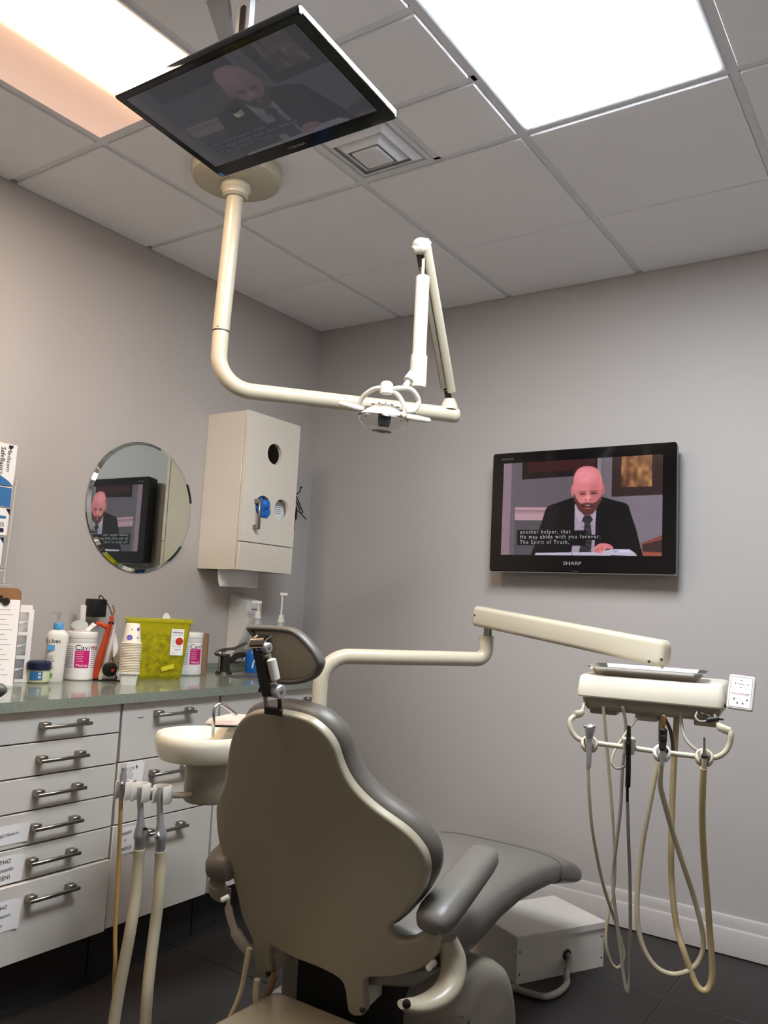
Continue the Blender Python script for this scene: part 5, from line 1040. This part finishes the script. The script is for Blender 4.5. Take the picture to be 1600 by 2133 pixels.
def cup_holder(px_, py_, d, m='beige', name='instrument_holder'):
    c = PX(px_, py_, d=d); tilt = (CU*.75+CF*-.2).normalized()
    fw = (VW-Vector((c.x, c.y, 0))).normalized(); sd = Vector((-fw.y, fw.x, 0)); nz = (Z*.62+fw*.78).normalized(); vv = nz.cross(sd)
    R1, n = .0215, 24; o_ = []; i_ = []
    for k in range(n+1):
        a = math.radians(-90+22+316*k/n); o_.append((R1*math.cos(a), R1*math.sin(a))); i_.append((R1*.52*math.cos(a), R1*.52*math.sin(a)))
    g = G(); g.ringloft(ccw(o_+list(reversed(i_))), [(.004, -.017), (.001, -.011), (0, 0), (.0015, .006), (.004, .008)], (c, sd, vv, nz)); return g.done(name, m, du, 60)
cup_holder(1228, 1549, 2.045); cup_holder(1379, 1568, 1.975, 'whitep'); cup_holder(1467, 1577, 1.93)
g = G(); c = PX(1310, 1556, d=2.005); sd = CR; g.loops([[c+CR*x_*s+CU*z_+CF*y_*s for x_, y_ in ((-.016, -.01), (.016, -.01), (.016, .012), (-.016, .012))] for s, z_ in ((1., .022), (.86, .008), (.72, -.018))]); bmesh.ops.bevel(g.bm, geom=g.bm.edges[:], offset=.002, segments=2, affect='EDGES'); g.done('instrument_holder', 'beige', du)
# small connectors and cords below the head
def hose(l, r, m, parent, name='hose'): g = G(); g.tube(spline(pxs(l), 6), r, 12); return g.done(name, m, parent, 60)
hose([(1453, 1483, 2.02), (1449, 1493, 2.0), (1455, 1501, 1.99), (1466, 1503, 1.98), (1475, 1500, 1.98)], .0025, 'hoseg', du, 'cord')
hose([(1454, 1482, 2.02), (1460, 1486, 2.0), (1475, 1491, 1.99), (1484, 1496, 1.98)], .0025, 'gun', du, 'cord')
g = G(); g.tube(pxs([(1472, 1501, 1.975), (1474, 1500, 1.975), (1496, 1497, 1.97), (1498, 1498, 1.97)]), [.003, .0062, .006, .003], 10); g.tube(pxs([(1497, 1498, 1.97), (1507, 1499, 1.97)]), .0022, 8); g.done('plug_connector', 'black', du)
hose([(1418, 1480, 2.05), (1420, 1510, 2.05), (1425, 1530, 2.03), (1436, 1549, 2.0), (1455, 1565, 1.97)], .0042, 'hoseg', du, 'cord')
hose([(1331, 1471, 2.12), (1330, 1490, 2.11), (1318, 1508, 2.1), (1303, 1528, 2.09), (1285, 1556, 2.07), (1276, 1575, 2.06), (1276, 1592, 2.05), (1286, 1601, 2.04), (1300, 1597, 2.03), (1306, 1590, 2.02)], .003, 'hosel', du, 'cord')
hose([(1376, 1475, 2.09), (1384, 1495, 2.08), (1396, 1520, 2.07), (1401, 1548, 2.06), (1402, 1572, 2.05)], .0045, 'gun', du, 'cord')
# --- hanging instruments
t = thing('air_water_syringe', 'silver air-water syringe with two buttons and a thin cream hose', 'syringe', PX(1228, 1560, d=2.02), 'instruments on the delivery head')
g = revpath([(1228, 1509, 2.025, .005), (1229, 1512, 2.025, .0125), (1229, 1520, 2.025, .0125), (1228, 1530, 2.025, .010), (1228, 1537, 2.025, .0085), (1228, 1538, 2.025, .0068), (1227, 1570, 2.02, .0068), (1226, 1598, 2.02, .0062), (1226, 1600, 2.02, .004)]); g.done('body', 'alu', t)
for a_ in (1219, 1238): g = G(); g.ball(PX(a_, 1513, d=2.012), .0042); g.done('button', 'chrome', t)
hose([(1225, 1599, 2.02), (1227, 1650, 2.02), (1233, 1720, 2.03), (1243, 1780, 2.05), (1256, 1840, 2.07), (1270, 1885, 2.09), (1284, 1925, 2.1), (1295, 1965, 2.1), (1300, 1990, 2.1), (1296, 2008, 2.1), (1285, 2016, 2.1), (1273, 2004, 2.1), (1263, 1970, 2.1), (1264, 1925, 2.11), (1272, 1880, 2.12), (1279, 1845, 2.13), (1281, 1790, 2.13), (1276, 1700, 2.13), (1268, 1600, 2.13), (1261, 1520, 2.13), (1257, 1472, 2.13)], .0041, 'hosel', t)
t = thing('scaler_handpiece', 'long black handpiece with a grey cord hanging on the bar', 'handpiece', PX(1309, 1580, d=1.99), 'instruments on the delivery head')
g = revpath([(1310, 1512, 1.995, .004), (1310, 1514, 1.995, .0046), (1310, 1530, 1.995, .0052), (1309, 1547, 1.995, .0062), (1309, 1549, 1.995, .0075), (1309, 1552, 1.995, .0062), (1309, 1600, 1.99, .0062), (1308, 1638, 1.99, .0062), (1307, 1641, 1.99, .0036), (1307, 1672, 1.99, .0034)]); g.done('body', 'black', t)
hose([(1307, 1670, 1.99), (1309, 1740, 2.0), (1312, 1820, 2.02), (1313, 1900, 2.03), (1313, 1970, 2.04), (1312, 2030, 2.05), (1308, 2064, 2.05), (1304, 2060, 2.05), (1298, 2022, 2.06), (1291, 1970, 2.07), (1284, 1910, 2.08), (1277, 1850, 2.09), (1277, 1815, 2.1), (1284, 1760, 2.1), (1293, 1680, 2.1), (1297, 1600, 2.1), (1304, 1530, 2.1), (1302, 1495, 2.1), (1297, 1472, 2.1)], .0042, 'hoseg', t)
t = thing('motor_handpiece', 'handpiece with black coupling and brass tip on a cream hose', 'handpiece', PX(1381, 1560, d=1.95), 'instruments on the delivery head')
g = revpath([(1383, 1490, 1.955, .0035), (1383, 1494, 1.955, .0048), (1383, 1508, 1.955, .0045), (1382, 1519, 1.955, .0036)]); g.done('tip', 'brass', t)
g = revpath([(1382, 1517, 1.955, .006), (1382, 1519, 1.955, .0095), (1381, 1543, 1.955, .0095), (1381, 1545, 1.955, .0086), (1380, 1561, 1.95, .0086), (1380, 1563, 1.95, .006)]); g.done('coupling', 'black', t)
text('lettering', 'STAR', .0055, (PX(1381, 1533, d=1.943), CR, CU), 'whiteink', t); text('lettering', 'Micro-Motor', .0026, (PX(1381, 1539, d=1.943), CR, CU), 'whiteink', t)
g = revpath([(1380, 1561, 1.95, .0058), (1379, 1594, 1.95, .0058), (1379, 1595, 1.95, .004)]); g.done('sleeve', 'alu', t)
hose([(1378, 1590, 1.955), (1376, 1612, 1.96), (1376, 1638, 1.97), (1385, 1675, 1.98), (1402, 1735, 2.0), (1423, 1800, 2.01), (1443, 1860, 2.02), (1458, 1915, 2.02), (1465, 1955, 2.02), (1463, 1985, 2.02), (1450, 2010, 2.02), (1425, 2026, 2.02), (1398, 2029, 2.03), (1370, 2017, 2.04), (1347, 1988, 2.05), (1332, 1945, 2.06), (1327, 1890, 2.07), (1331, 1820, 2.08), (1340, 1750, 2.08), (1351, 1690, 2.08), (1364, 1620, 2.08), (1374, 1560, 2.09), (1377, 1510, 2.1), (1376, 1472, 2.1)], .0062, 'hosel', t)
t = thing('drill_handpiece', 'handpiece ending in a ridged steel spindle, wide amber-cream hose', 'handpiece', PX(1467, 1580, d=1.91), 'instruments on the delivery head')
l = [(1467.5, 1535.5, 1.91, .0018)]
for k in range(7): l += [(1467.5, 1537+3*k, 1.91, .0027), (1467.5, 1538.7+3*k, 1.91, .0021)]
l += [(1467.5, 1560, 1.91, .0036), (1467.5, 1567, 1.91, .0036), (1467.5, 1571, 1.91, .0058), (1467.5, 1575, 1.91, .0062)]
g = revpath(l); g.done('spindle', 'steel', t); g = revpath([(1467.5, 1573, 1.91, .0072), (1467.5, 1578, 1.91, .0075), (1467.5, 1579, 1.91, .006)]); g.done('collar', 'black', t)
g = revpath([(1467.5, 1578, 1.91, .0062), (1466.5, 1601, 1.91, .0062), (1466.5, 1604, 1.91, .005)]); g.done('sleeve', 'hosel', t)
hose([(1466, 1600, 1.91), (1464, 1640, 1.92), (1463, 1700, 1.94), (1465, 1760, 1.96), (1470, 1830, 1.98), (1475, 1890, 1.99), (1479, 1945, 2.0), (1483, 1995, 2.0), (1484, 2030, 2.0), (1478, 2055, 2.0), (1465, 2064, 2.0), (1450, 2050, 2.01), (1438, 2020, 2.02), (1424, 1980, 2.03), (1412, 1940, 2.05), (1404, 1890, 2.06), (1399, 1830, 2.07), (1398, 1770, 2.07), (1400, 1690, 2.08), (1403, 1610, 2.08), (1407, 1540, 2.09), (1411, 1476, 2.09)], .0078, 'hosey', t)
# --- steel tray lying on the head
tc_ = hq(HW*.46, .098, .0555); t = thing('instrument_tray', 'shallow stainless steel tray lying on the instrument head', 'tray', tc_)
ang = math.radians(1.5); tu = (hu_*math.cos(ang)+hw_*math.sin(ang)); tw = Vector((-tu.y, tu.x, 0)); w_, h_ = .148, .094
def chamf(w, h, c): return [(-w+c, -h), (w-c, -h), (w, -h+c), (w, h-c), (w-c, h), (-w+c, h), (-w, h-c), (-w, -h+c)]
g = G(); g.ringloft(chamf(w_, h_, .026), [(.026, 0), (.024, .001), (.003, .022), (0, .0225), (0, .0235), (.003, .0235), (.025, .004), (.034, .0035)], (tc_, tu, tw, Z)); g.done('pan', 'tray', t, 20)
